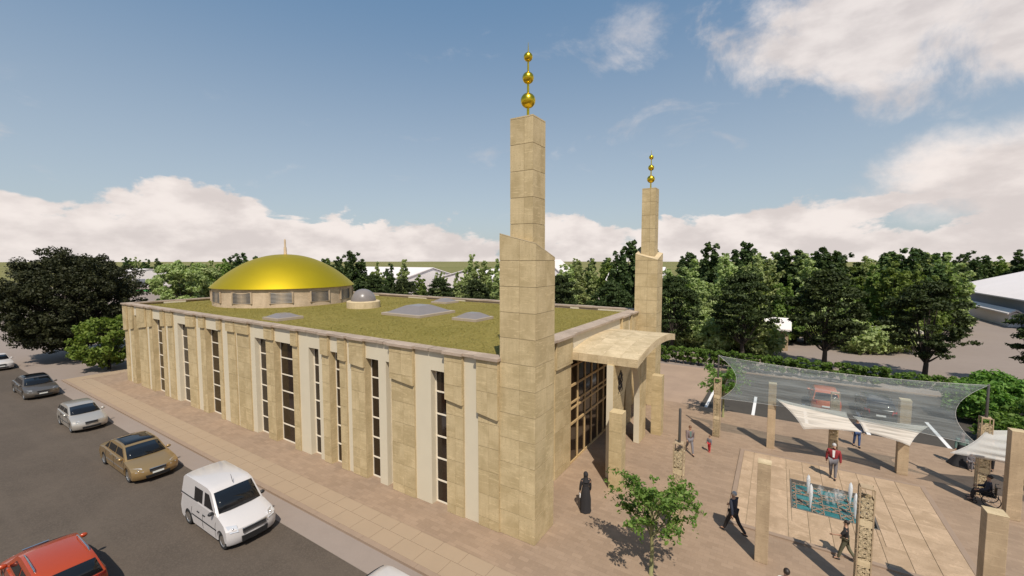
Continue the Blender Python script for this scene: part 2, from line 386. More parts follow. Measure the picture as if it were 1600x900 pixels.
def put(name, mesh, parent=None, loc=(0, 0, 0), rz=0.0, scale=None):
    o = bpy.data.objects.new(name, mesh); COL.objects.link(o); o.location = loc; o.rotation_euler = (0, 0, rz)
    if scale: o.scale = scale
    if parent: o.parent = parent
    return o
def tag(o, label=None, cat=None, group=None, kind=None):
    for k, v in (('label', label), ('category', cat), ('group', group), ('kind', kind)):
        if v: o[k] = v
    return o
def thing(name, label, cat, loc=(0, 0, 0), rz=0.0, group=None):
    return tag(put(name, None, None, loc, rz), label, cat, group)
def copy_tree(o, parent=None):
    c = o.copy(); COL.objects.link(c); c.parent = parent
    for ch in list(o.children): copy_tree(ch, c)
    return c

UNIT = {}
def unit_box(mat):
    if mat not in UNIT: UNIT[mat] = MB().box(-.5, .5, -.5, .5, -.5, .5).mesh('unit_block', mat)
    return UNIT[mat]
def block(name, mat, parent, x0, x1, y0, y1, z0, z1):
    """shared box mesh, scaled; coordinates in the parent's space (parents sit at the origin unless said)"""
    return put(name, unit_box(mat), parent, ((x0 + x1) / 2, (y0 + y1) / 2, (z0 + z1) / 2), 0, (x1 - x0, y1 - y0, z1 - z0))

GAP = 0.009
def clip_line(poly, f):
    """keep the part of a 2D polygon where f(p) >= 0"""
    out = []
    for i, p in enumerate(poly):
        q = poly[(i + 1) % len(poly)]; a, b = f(p), f(q)
        if a >= 0: out.append(p)
        if (a >= 0) != (b >= 0):
            t = a / (a - b); out.append((p[0] + t * (q[0] - p[0]), p[1] + t * (q[1] - p[1])))
    return out

# ------------------------------------------------------------------ ground, roads, paving
def sheet(name, mat, poly, z, thick=0.0, kind='structure', parent=None):
    m = MB()
    if thick: m.prism(poly, 'z', z - thick, z)
    else: m.add([(p[0], p[1], z) for p in poly], [tuple(range(len(poly)))])
    o = m.build(name, mat, parent)
    if parent is None: o['kind'] = kind
    return o
def rect(x0, x1, y0, y1): return [(x0, y0), (x1, y0), (x1, y1), (x0, y1)]

g = MB(); N = 48
ring = [(cos(2 * pi * i / N), sin(2 * pi * i / N)) for i in range(N)]
g.add([(p[0] * 4500, p[1] * 4500, -0.30) for p in ring], [tuple(range(N))]); tag(g.build('field', 'far_field'), kind='structure')
sheet('ground', 'bare_ground', [(-260, -60), (90, -60), (90, 150), (-60, 150), (-250, 110)], -0.112)
sheet('lawn', 'lawn_green', [(-207, 56), (-152, 63), (-152, 76), (-207, 70)], -0.10)
# road along the long facade; kerb, walkway and plaza stand 0.1 m above it
RZ = -0.105; PZ = 0.0
sheet('road', 'road_asphalt', rect(-250, 60, -9, 9.40), RZ)
sheet('verge', 'bare_ground', rect(-250, 60, 9.40, 10.42), RZ + 0.004)
kerb = tag(put('kerb', None), kind='structure')
x = -55.7
while x < 14:
    block('kerb_stone', 'kerb_stone', kerb, x, x + 1.49, 10.40, 10.62, -0.2, PZ + 0.005); x += 1.5
walk = sheet('sidewalk', 'kerb_stone', [(-55.7, 10.62), (14, 10.62), (14, 12.05), (-54.2, 12.05), (-54.2, 22), (-55.7, 22)], PZ - 0.015, 0.2)
x = -54.2
while x < 13.5:
    block('paving_slab', 'slab_stone', walk, x + GAP, x + 1.2 - GAP, 10.63, 11.38, PZ - 0.08, PZ)
    block('paving_slab', 'slab_stone', walk, x + GAP + 0.3, x + 1.5 - GAP, 11.40, 12.04, PZ - 0.08, PZ); x += 1.2
yy = 10.63
while yy < 21.5:
    block('paving_slab', 'slab_stone', walk, -55.69, -54.22, yy, yy + 1.18, PZ - 0.08, PZ); yy += 1.2
pm = MB(); zp = PZ - 0.004                                  # one paved surface round the sunken fountain basin
for r in (rect(-54.2, -50.2, 12.05, 22), rect(-50.2, -9.3, 12.05, 15.4), rect(-9.3, 0.84, 12.05, 34.15), rect(3.86, 26, 12.05, 34.15), rect(0.84, 3.86, 12.05, 21.95), rect(0.84, 3.86, 24.92, 34.15)):
    pm.add([(p[0], p[1], zp) for p in r], [(0, 1, 2, 3)])
tag(pm.build('plaza', 'plaza_brick'), kind='structure')
sheet('terrace', 'terrace_paving', [(-14, 34.15), (-4.75, 34.15), (-4.55, 46.6), (-14, 46.6)], PZ - 0.008, 0.2)
park = sheet('car_park', 'car_park_asphalt', [(-4.75, 34.15), (40, 34.15), (40, 47.2), (-4.55, 47.2)], -0.08)
for lx in (-4.3, -1.2, 2.0, 5.25, 8.95, 12.2, 15.4):
    block('bay_line', 'white_paint_line', park, lx - 0.10, lx + 0.10, 34.35, 39.2, -0.082, -0.075)
block('car_park_edge', 'kerb_stone', park, -4.7, 40, 46.9, 47.2, -0.11, 0.02)

# ------------------------------------------------------------------ the mosque
mosque = thing('mosque', 'cream stone mosque with tall piers, green roof and golden dome', 'mosque', (0, 0, 0))
FY = 13.66; PY = 13.735; WY = 14.06; TOP = 7.03; LINT = 6.16
def arc(x): return 6.30 - 0.0039 * (x + 29.8) ** 2       # underside of the upper stone blocks
FAC = [('P', -50.45, -49.65), ('S', -49.65, -49.12), ('P', -49.05, -48.2), ('W', -48.2, -47.1), ('P', -47.1, -45.35), ('S', -45.35, -44.8),
       ('P', -44.75, -44.05), ('W', -44.05, -42.05), ('P', -42.05, -41.45), ('S', -41.45, -40.95), ('P', -40.9, -39.9), ('S', -39.9, -39.25),
       ('W', -39.25, -37.35), ('P', -37.35, -36.0), ('S', -36.0, -35.3), ('P', -35.2, -34.45), ('W', -34.45, -32.5), ('P', -32.5, -32.05),
       ('S', -32.05, -31.3), ('P', -31.2, -30.15), ('S', -30.15, -29.95), ('P', -29.9, -28.35), ('S', -28.35, -27.83), ('W', -27.83, -26.4),
       ('P', -26.4, -25.5), ('W', -25.5, -23.55), ('P', -23.55, -23.0), ('S', -23.0, -22.07), ('W', -22.07, -21.1), ('S', -21.1, -20.8),
       ('P', -20.75, -20.12), ('W', -20.12, -19.25), ('P', -19.25, -18.7), ('S', -18.7, -18.35), ('P', -18.3, -17.25), ('W', -17.25, -16.28),
       ('S', -16.28, -15.8), ('W', -15.8, -15.36), ('P', -15.36, -13.86), ('S', -13.86, -12.9), ('W', -12.9, -11.95), ('P', -11.95, -11.02),
       ('S', -11.02, -10.27), ('P', -10.24, -9.22)]
# body behind the facade
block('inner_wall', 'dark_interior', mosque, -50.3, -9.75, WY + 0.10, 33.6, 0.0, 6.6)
block('end_wall', 'travertine', mosque, -50.45, -50.2, 14.13, 33.9, 0.0, TOP)
block('rear_wall', 'travertine', mosque, -50.2, -9.4, 33.62, 33.9, 0.0, TOP)
block('turf_roof', 'roof_turf', mosque, -50.1, -9.7, 14.14, 33.6, 6.62, 6.86)

def slab_grid(parent, x0, x1, z0, z1, yf, phase=0.0, rows=1.0, along='x', low=None, sgn=-1, thick=0.022, mat='travertine'):
    """stone slabs on a pier face: 'x' = face towards -Y, 'y' = face towards +X (x0,x1 are then y values)"""
    cols = 1 if (x1 - x0) < 0.75 else 2
    cw = [(x0, x1)] if cols == 1 else [(x0, x0 + (x1 - x0) * 0.52), (x0 + (x1 - x0) * 0.52, x1)]
    z = z1 - phase if phase else z1 - rows
    edges = [z1]
    while z > z0 + 0.12: edges.append(z); z -= rows
    edges.append(z0)
    for zt, zb in zip(edges[:-1], edges[1:]):
        for a, b in cw:
            if low is None:
                if along == 'x': block('stone_slab', mat, parent, a + GAP * .6, b - GAP * .6, yf - thick, yf + 0.03, zb + GAP, zt - GAP)
                else: block('stone_slab', mat, parent, yf - 0.03, yf + thick, a + GAP * .6, b - GAP * .6, zb + GAP, zt - GAP)
            else:
                poly = clip_line([(a + GAP * .6, zb + GAP), (b - GAP * .6, zb + GAP), (b - GAP * .6, zt - GAP), (a + GAP * .6, zt - GAP)], lambda p: p[1] - low(p[0]))
                if len(poly) < 3: continue
                m = MB(); m.prism(poly, 'y' if along == 'x' else 'x', *((yf - thick, yf + 0.03) if along == 'x' else (yf - 0.03, yf + thick)))
                m.build('stone_slab', mat, parent, fix=True)

def pier_x(x0, x1, seed):
    rnd = random.Random(seed)
    za, zb = arc(x0), arc(x1)
    p = block('pier', 'travertine', mosque, x0, x1, FY + 0.02, WY + 0.09, 0, TOP)
    # the children live in the world frame, so undo the scaled parent frame by using a plain root part
    COL.objects.unlink(p); bpy.data.objects.remove(p)
    p = MB().box(x0, x1, FY + 0.02, WY + 0.09, 0, TOP).build('pier', 'joint_mortar', mosque)
    for e0, e1 in ((x1 - 0.004, x1 + 0.012), (x0 - 0.012, x0 + 0.004)):           # side cladding (jambs)
        block('jamb_slab', 'travertine', p, e0, e1, FY + 0.03, WY + 0.08, 0, TOP - 0.002)
    slab_grid(p, x0, x1, 0.0, max(za, zb) - 0.02 if False else TOP - 0.3, FY + 0.02, phase=0.33 + 0.0 * rnd.random())
    ub = MB().prism([(x0 - .01, za + .012), (x1 + .01, zb + .012), (x1 + .01, TOP), (x0 - .01, TOP)], 'y', FY - 0.085, FY + 0.0).build('upper_block', 'travertine', mosque, fix=True)
    slab_grid(ub, x0 - .012, x1 + .012, min(za, zb), TOP - 0.001, FY - 0.085, phase=0.30, low=lambda q: za + (zb - za) * (q - x0) / (x1 - x0))

coping_y = {'P': FY - 0.20, 'S': PY - 0.15, 'W': PY - 0.15}
def window_x(x0, x1):
    n = 6; z1 = LINT + 0.2; h = LINT / n
    w = MB()
    zz = [0.03] + [h * k for k in range(1, n)]
    for z in zz: w.box(x0, x1, WY - 0.02, WY + 0.06, z - 0.03, z + 0.03)
    for xx in (x0, x1 - 0.05): w.box(xx, xx + 0.05, WY - 0.015, WY + 0.065, 0.061, LINT + 0.03)
    fr = w.build('window', 'white_frame', mosque)
    for k in range(n):
        block('pane', 'window_glass', fr, x0 + 0.051, x1 - 0.051, WY + 0.02, WY + 0.04, h * k + (0.061 if k == 0 else 0.031), h * (k + 1) - 0.031)

run = []
for i, (k, x0, x1) in enumerate(FAC):
    nx = FAC[i + 1][1] if i + 1 < len(FAC) else x1
    if k == 'P': pier_x(x0, x1, i)
    elif k == 'S':
        block('render_panel', 'cream_render', mosque, x0 - 0.05, x1, PY, WY + 0.09, 0, TOP - 0.004)
    else:
        window_x(x0, x1); block('lintel', 'cream_render', mosque, x0 - 0.02, x1 + 0.02, PY + 0.002, WY + 0.085, LINT, TOP - 0.002)
    cy0 = coping_y[k]
    block('coping_piece', 'coping_stone', mosque, x0 - (0.07 if k == 'P' else -0.03), (x1 + 0.07) if k == 'P' else x1 - 0.03, cy0, 14.16, TOP + 0.004 + (0.004 if k == 'P' else 0), TOP + 0.12 + (0.006 if k == 'P' else 0))
# parapet copings on the other three sides, with pale outlet plates on the inside
for k in range(12):
    y0 = 14.17 + k * 1.62; block('coping_piece', 'coping_stone', mosque, -50.55, -50.02, y0, y0 + 1.61, TOP + 0.003, TOP + 0.12)
for k in range(24):
    x0 = -50.0 + k * 1.68; block('coping_piece', 'coping_stone', mosque, x0, x0 + 1.665, 33.42, 34.02, TOP + 0.003, TOP + 0.12 + (0.02 if k % 3 == 0 else 0))
block('parapet_face', 'coping_stone', mosque, -50.0, -9.8, 33.50, 33.60, 6.865, TOP)
for x0, x1 in ((-47.5, -46.4), (-41.5, -39.4), (-34.6, -31.9), (-29.4, -26.6), (-21.6, -18.9), (-15.1, -14.3), (-12.6, -10.2)):
    block('outlet_plate', 'cream_render', mosque, x0, x1, 33.44, 33.50, 6.88, 7.02)
for y0 in (16.5, 24.0, 30.5): block('outlet_plate', 'cream_render', mosque, -50.02, -49.96, y0, y0 + 1.8, 6.88, 7.02)

# front facade (towards +X)
FX = -9.12
def pier_y(y0, y1, zb, seed):
    p = MB().box(FX - 0.7, FX - 0.02, y0, y1, 0, TOP).build('pier', 'travertine', mosque)
    slab_grid(p, y0, y1, 0.0, TOP - 0.30, FX - 0.02, phase=0.33, along='y')
    ub = MB().box(FX + 0.004, FX + 0.085, y0 - .01, y1 + .01, zb + .01, TOP).build('upper_block', 'travertine', mosque)
    slab_grid(ub, y0 - .012, y1 + .012, zb, TOP - .001, FX + 0.085, phase=0.30, along='y')
for i, (y0, y1, zb) in enumerate(((15.45, 16.55, 4.9), (16.75, 18.2, 5.2), (18.5, 20.35, 5.6), (28.75, 30.2, 5.6), (31.0, 32.33, 5.2))): pier_y(y0, y1, zb, i)
for y0, y1 in ((16.55, 16.75), (18.2, 18.5), (30.2, 31.0)):
    block('render_panel', 'cream_render', mosque, FX - 0.7, FX - 0.075, y0 - .02, y1 + .02, 0, TOP - .003)
y = 15.44
for y1, dx in ((18.35, .2), (20.45, .24), (22.5, .13), (24.6, .13), (26.7, .13), (28.7, .13), (30.25, .24), (30.95, .13), (33.4, .22)):
    block('coping_piece', 'coping_stone', mosque, -9.86, FX + dx, y + .006, y1 - .006, TOP + 0.004, TOP + 0.12); y = y1
# entrance glazing between the piers
ent = MB()
EX = -9.20
ys = [20.42 + 1.022 * k for k in range(9)]
for yv in ys: ent.box(EX - 0.06, EX + 0.05, yv - 0.045, yv + 0.045, 0.0, 6.25)
for zv, hh in ((0.05, .05), (2.19, .06), (3.03, .05), (3.35, .05), (4.29, .06), (5.35, .05)): ent.box(EX - 0.055, EX + 0.045, 20.42, 28.6, zv - hh, zv + hh)
fr = ent.build('entrance_glazing', 'bronze_frame', mosque)
zs = [0.10, 2.13, 2.25, 2.98, 3.08, 3.30, 3.40, 4.23, 4.35, 5.30, 5.40, 6.2]
for k in range(8):
    for j in range(0, 12, 2):
        block('pane', 'window_glass', fr, EX - 0.03, EX - 0.01, ys[k] + .045, ys[k + 1] - .045, zs[j], zs[j + 1])
block('entrance_lintel', 'cream_render', mosque, FX - 0.7, FX - 0.07, 20.35, 28.75, 6.0, TOP - .003)
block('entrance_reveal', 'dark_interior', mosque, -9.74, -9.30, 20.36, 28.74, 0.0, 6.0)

# canopy: a shallow stone vault carried by an arcade wall
CY0, CY1, CX0, CX1 = 20.33, 29.0, FX - 0.06, -5.6
def cz(y): u = (y - (CY0 + CY1) / 2) / ((CY1 - CY0) / 2); return 6.20 + 0.40 * (1 - u * u)
canopy = MB(); n = 20
ysn = [CY0 + (CY1 - CY0) * i / n for i in range(n + 1)]
vs = []; fs = []
for yv in ysn: vs += [(CX0, yv, cz(yv) - 0.035), (CX1, yv, cz(yv) - 0.035), (CX1, yv, cz(yv) - 0.40), (CX0, yv, cz(yv) - 0.40)]
for i in range(n):
    for k in range(4): a, b = i * 4 + k, i * 4 + (k + 1) % 4; fs.append((a, b, b + 4, a + 4))
fs += [(0, 1, 2, 3)[::-1], tuple(n * 4 + k for k in range(4))]
can = canopy.add(vs, fs).build('canopy', 'canopy_stone', mosque, fix=True)
rnd = random.Random(4)
for r in range(9):                                               # paving slabs on the vault
    a, b = CY0 + (CY1 - CY0) * r / 9, CY0 + (CY1 - CY0) * (r + 1) / 9
    for c in range(4):
        x0 = CX0 + (CX1 - CX0) * c / 4; x1 = CX0 + (CX1 - CX0) * (c + 1) / 4
        m = MB(); e = GAP * 0.5
        top = [(x0 + e, a + e, cz(a + e)), (x1 - e, a + e, cz(a + e)), (x1 - e, b - e, cz(b - e)), (x0 + e, b - e, cz(b - e))]
        m.add(top + [(p[0], p[1], p[2] - 0.045) for p in top], [(0, 1, 2, 3), (7, 6, 5, 4), (0, 4, 5, 1), (1, 5, 6, 2), (2, 6, 7, 3), (3, 7, 4, 0)])
        m.build('canopy_slab', 'canopy_stone', can)
# edge slabs on the canopy fascia
for c in range(7):
    x0 = CX0 + (CX1 - CX0) * c / 7; block('fascia_slab', 'canopy_stone', can, x0 + 0.006, x0 + (CX1 - CX0) / 7 - 0.006, CY0 - 0.02, CY0 + 0.01, cz(CY0) - 0.405, cz(CY0) - 0.004)
# arcade wall with a pointed opening
AX0, AX1 = -7.10, -6.76
def wall_arc():
    yc, hw, sp, ap = 23.5, 1.6, 2.4, 5.1
    left = [(yc - hw, 0)]; k = 14
    curve = []
    for i in range(k + 1):
        t = i / k; curve.append((yc - hw * (1 - t ** 1.9) , sp + (ap - sp) * (1 - (1 - t) ** 1.9)))
    pts_l = [(yc - hw, 0.0)] + curve
    pts_r = [(2 * yc - p[0], p[1]) for p in pts_l[::-1]]
    return pts_l, pts_r
pl, pr = wall_arc()
ya, yb = 20.2, 26.44
outline = [(ya, 0)] + pl + pr[1:] + [(yb, 0)] + [(yb - (yb - ya) * i / 8, cz(yb - (yb - ya) * i / 8) - 0.39) for i in range(9)]
aw = MB(); nn = len(outline)
aw.add([(AX1, p[0], p[1]) for p in outline], [tuple(range(nn))], 0); aw.add([(AX0, p[0], p[1]) for p in outline], [tuple(range(nn))[::-1]], 0)
for i in range(nn):
    p, q = outline[i], outline[(i + 1) % nn]
    white = (1 <= i < len(pl) + len(pr) - 1) or i == nn - 1
    aw.add([(AX1, *p), (AX0, *p), (AX0, *q), (AX1, *q)], [(0, 1, 2, 3)], 1 if white else 0)
arcade = aw.build('arcade_wall', ['travertine', 'cream_render'], mosque, fix=True)
# cladding slabs on the solid bays
for (a, b) in ((20.22, 21.88), (25.12, 26.42)):
    z = 0.0
    while z < 5.6:
        z1 = min(z + 1.0, cz((a + b) / 2) - 0.5)
        m = (a + b) / 2
        for q0, q1 in ((a, m), (m, b)):
            poly = [(q0 + GAP, z + GAP), (q1 - GAP, z + GAP), (q1 - GAP, z1 - GAP), (q0 + GAP, z1 - GAP)]
            MB().prism(poly, 'x', AX1 - 0.01, AX1 + 0.022).build('stone_slab', 'travertine', arcade, fix=True)
        z += 1.0
# carved ornament beside the opening: interlaced loops
orn = MB(); rr = random.Random(3)
for k in range(7):
    y0 = 20.95 + 0.09 * k; z0 = 4.2 + 0.09 * (k % 3)
    orn.tube([(AX1 + 0.035, y0 + 0.10 * sin(t * 1.3 + k), z0 + 0.095 * t) for t in range(11)], 0.022, 5)
for k in range(3):
    orn.tube([(AX1 + 0.04, 21.22 + 0.30 * cos(t * 2 * pi / 14), 4.5 + 0.26 * k + 0.13 * sin(t * 2 * pi / 14)) for t in range(15)], 0.02, 5)
orn.build('carved_ornament', 'dark_interior', arcade)
# second wall of the porch behind the arcade
inner = MB().box(-8.55, -8.25, 27.2, 28.5, 0, 5.9).build('porch_pier', 'travertine', mosque)

# dome on its drum
DX, DY, DR = -42.0, 24.0, 6.2
drum = MB(); drum.lathe([(DR, 6.85), (DR, 8.44), (DR + 0.06, 8.45), (DR + 0.06, 8.50)], DX, DY, 96)
drum_o = drum.build('drum', 'drum_stone', mosque, sharp=30)
for k in range(12):
    a = math.atan2(-DY, -DX) + radians(-4) + k * 2 * pi / 12
    t = Vector((-sin(a), cos(a), 0)); nrm = Vector((cos(a), sin(a), 0)); c = Vector((DX, DY, 0)) + nrm * (DR * cos(0.16) + 0.0)
    w = MB(); hw = 0.86
    for z0 in [7.27 + 0.115 * j for j in range(8)]:
        P_ = [c + t * -hw + nrm * 0.10, c + t * hw + nrm * 0.10]
        w.add([(P_[0].x, P_[0].y, z0), (P_[1].x, P_[1].y, z0), (P_[1].x - nrm.x * .07, P_[1].y - nrm.y * .07, z0 + .11), (P_[0].x - nrm.x * .07, P_[0].y - nrm.y * .07, z0 + .11)], [(0, 1, 2, 3)])
    lou = w.build('drum_window', 'grey_louvre', drum_o)
    f = MB()
    for s_ in (-1, 1):
        q = c + t * (s_ * (hw + 0.03)) + nrm * 0.08; f.box(q.x - .05, q.x + .05, q.y - .05, q.y + .05, 7.24, 8.24)
    for zz_ in (7.22, 8.22):
        q0 = c - t * hw + nrm * 0.04; q1 = c + t * hw + nrm * 0.04
        f.tube([(q0.x, q0.y, zz_), (q1.x, q1.y, zz_)], 0.05, 4, smooth=False)
    f.build('frame', 'drum_stone', lou)
prof = [(6.42, 8.50)] + [(6.42 * (1 - i / 32), 8.50 + 3.12 * (1 - (1 - i / 32) ** 2.15)) for i in range(1, 32)] + [(0.02, 11.62)]
dome = MB().lathe(prof, DX, DY, 96).build('dome', 'dome_gold', mosque, sharp=50)
fin = MB(); fin.lathe([(0.16, 11.55), (0.13, 12.3), (0.09, 12.35), (0.09, 13.0), (0.03, 13.15)], DX, DY, 10); fin.build('finial', 'drum_stone', dome)
# small glazed dome on a stone ring
sm = MB().lathe([(1.42, 6.85), (1.42, 7.40), (1.34, 7.46), (1.05, 7.46)], -31.0, 24.6, 40).build('lantern_ring', 'canopy_stone', mosque, sharp=30)
gd = MB(); gd.lathe([(1.06 * cos(t * pi / 24), 7.44 + 1.06 * sin(t * pi / 24)) for t in range(12)] + [(0.02, 8.50)], -31.0, 24.6, 32); gd.build('lantern_dome', 'skylight_glass', sm)
def skylight(cx, cy, hw, hh):
    b = MB().box(cx - hw, cx + hw, cy - hw, cy + hw, 6.85, 7.05).build('skylight', 'skylight_frame', mosque, bevel=0.02)
    p = MB(); q = hw * 0.86; k = hw * 0.34
    p.add([(cx - q, cy - q, 7.052), (cx + q, cy - q, 7.052), (cx + q, cy + q, 7.052), (cx - q, cy + q, 7.052), (cx - k, cy - k, 7.05 + hh), (cx + k, cy - k, 7.05 + hh), (cx + k, cy + k, 7.05 + hh), (cx - k, cy + k, 7.05 + hh)],
          [(0, 1, 5, 4), (1, 2, 6, 5), (2, 3, 7, 6), (3, 0, 4, 7), (4, 5, 6, 7)]); p.build('glass', 'skylight_glass', b)
skylight(-23.6, 23.9, 2.0, 0.50); skylight(-18.1, 23.6, 1.05, 0.30); skylight(-29.6, 16.6, 0.95, 0.24); skylight(-27.5, 31.4, 0.95, 0.26)

# ------------------------------------------------------------------ minarets
def minaret(x0, y0, corner, label):
    """corner: heights at (x0,y0),(x1,y0),(x1,y1),(x0,y1)"""
    S = 1.6 if y0 < 20 else 1.65; x1, y1 = x0 + S, y0 + S
    t = thing('minaret', label, 'minaret', (x0 + S / 2, y0 + S / 2, 0))
    h = S / 2
    core = MB(); e = 0.02
    co = [(-h + e, -h + e), (h - e, -h + e), (h - e, h - e), (-h + e, h - e)]
    core.add([(p[0], p[1], 0) for p in co] + [(p[0], p[1], z) for p, z in zip(co, corner)], [(3, 2, 1, 0), (0, 1, 5, 4), (1, 2, 6, 5), (2, 3, 7, 6), (3, 0, 4, 7)])
    core.add([(p[0], p[1], z) for p, z in zip(co, corner)], [(0, 1, 2, 3)])
    body = core.build('base_shaft', 'joint_mortar', t, fix=True)
    top = MB(); cc = [(-h, -h), (h, -h), (h, h), (-h, h)]
    top.add([(p[0], p[1], z + 0.004) for p, z in zip(cc, corner)] + [(p[0], p[1], z - 0.04) for p, z in zip(cc, corner)], [(0, 1, 2, 3), (7, 6, 5, 4), (0, 4, 5, 1), (1, 5, 6, 2), (2, 6, 7, 3), (3, 7, 4, 0)])
    top.build('top_slab', 'canopy_stone', body)
    sides = (((-h, -h), (h, -h), 0, 1), ((h, -h), (h, h), 1, 2), ((h, h), (-h, h), 2, 3), ((-h, h), (-h, -h), 3, 0))
    for a, b, ia, ib in sides:
        zt = max(corner); zj = 0.0; joints = [0.0]
        while zj < zt: zj += 1.0; joints.append(zj)
        ax = Vector((b[0] - a[0], b[1] - a[1])); L = ax.length; ax.normalize(); nr = Vector((ax.y, -ax.x)); tuck = .0235 if ia in (1, 3) else 0.0
        for z0, z1 in zip(joints[:-1], joints[1:]):
            for c0, c1 in ((0.0, 0.56), (0.56, 1.0)):
                g_ = GAP * 0.55
                poly = [(c0 * L + (g_ if c0 else tuck), z0 + GAP), (c1 * L - (g_ if c1 < 1 else tuck), z0 + GAP), (c1 * L - (g_ if c1 < 1 else tuck), z1 - GAP), (c0 * L + (g_ if c0 else tuck), z1 - GAP)]
                poly = clip_line(poly, lambda p: (corner[ia] + (corner[ib] - corner[ia]) * p[0] / L) - 0.03 - p[1])
                if len(poly) < 3: continue
                m = MB(); k = len(poly)
                out = [(a[0] + ax.x * p[0], a[1] + ax.y * p[0], p[1]) for p in poly]; inn = [(q[0] - nr.x * 0.022, q[1] - nr.y * 0.022, q[2]) for q in out]
                m.add(out + inn, [tuple(range(k))] + [(i, k + i, k + (i + 1) % k, (i + 1) % k) for i in range(k)])
                m.build('stone_slab', 'travertine', body, fix=True)
    s = 0.5
    sh = MB().box(-s + .015, s - .015, -s + .015, s - .015, 10.6, 16.40).build('upper_shaft', 'joint_mortar', t)
    cap = block('cap_slab', 'travertine', sh, -s, s, -s, s, 16.37, 16.42)
    z = 10.6
    zl = [10.6, 11.4, 12.4, 13.4, 14.4, 15.4, 16.365]
    for z0, z1 in zip(zl[:-1], zl[1:]):
        for c0, c1 in ((-s, 0.12), (0.12, s)):
            block('stone_slab', 'travertine', sh, c0 + (0 if c0 == -s else .006), c1 - (0 if c1 == s else .006), -s, -s + .03, z0 + GAP, z1 - GAP)
            block('stone_slab', 'travertine', sh, s - .03, s, c0 + (.031 if c0 == -s else .006), c1 - (.031 if c1 == s else .006), z0 + GAP, z1 - GAP)
        block('stone_slab', 'travertine', sh, -s, -s + .03, -s + .031, s - .031, z0 + GAP, z1 - GAP)
        block('stone_slab', 'travertine', sh, -s, s, s - .03, s, z0 + GAP, z1 - GAP)
    f = MB(); f.lathe([(0.055, 16.40), (0.045, 17.6), (0.035, 18.5), (0.02, 19.0), (0.006, 19.32)], 0, 0, 10); pole = f.build('finial', 'gold_leaf', t)
    for zc, r in ((17.15, 0.285), (18.0, 0.222), (18.78, 0.172)): MB().sphere((0, 0, zc), r, 28, 18).build('golden_ball', 'gold_leaf', pole)
    return t
minaret(-9.2, 13.72, (12.05, 11.65, 11.13, 11.54), 'tall near minaret of stone slabs with three golden balls, beside the long facade')
minaret(-9.25, 32.35, (11.5, 11.06, 11.57, 12.0), 'far minaret of stone slabs with three golden balls, behind the entrance canopy')

# ------------------------------------------------------------------ plaza furniture
def stone_pillar(cx, cy, w, h, mat, label, joints=False, group=None):
    t = thing('stone_pillar', label, 'pillar', (cx, cy, 0), 0, group)
    k = w / 2
    if joints:
        core = MB().box(-k + .015, k - .015, -k + .015, k - .015, 0, h - .03).build('core', 'joint_mortar', t)
        z = 0.0; n = max(3, round(h / 0.95)); dz = h / n
        for i in range(n):
            block('stone_course', mat, t, -k, k, -k, k, i * dz + (GAP if i else 0), (i + 1) * dz - GAP * 0.4)
    else:
        MB().box(-k, k, -k, k, 0, h - 0.03).build('shaft', mat, t, bevel=0.012)
        MB().box(-k - .004, k + .004, -k - .004, k + .004, h - 0.028, h).build('cap', 'canopy_stone', t, bevel=0.008)
    return t
stone_pillar(-6.30, 19.55, 0.62, 3.78, 'travertine', 'coursed stone pillar standing before the near end of the entrance canopy', True)
stone_pillar(-6.22, 27.25, 0.62, 3.78, 'travertine', 'coursed stone pillar standing before the far end of the entrance canopy', True)
stone_pillar(-0.05, 28.76, 0.40, 3.85, 'pillar_stone', 'plain tan pillar behind the far left corner of the fountain platform')
stone_pillar(-0.18, 17.52, 0.42, 3.72, 'pillar_stone', 'plain tan pillar in front of the platform, beside the man in the dark suit')
stone_pillar(5.74, 28.76, 0.44, 3.90, 'pillar_stone', 'plain tan pillar behind the far right corner of the platform, under the sail')
stone_pillar(8.78, 26.15, 0.44, 3.85, 'pillar_stone', 'plain tan pillar beside the person in the wheelchair')
stone_pillar(5.52, 17.35, 0.44, 3.80, 'pillar_stone', 'near plain tan pillar at the bottom right, its top seen from above')
stone_pillar(11.4, 28.76, 0.44, 3.85, 'pillar_stone', 'plain tan pillar at the far right end of the shade sails')

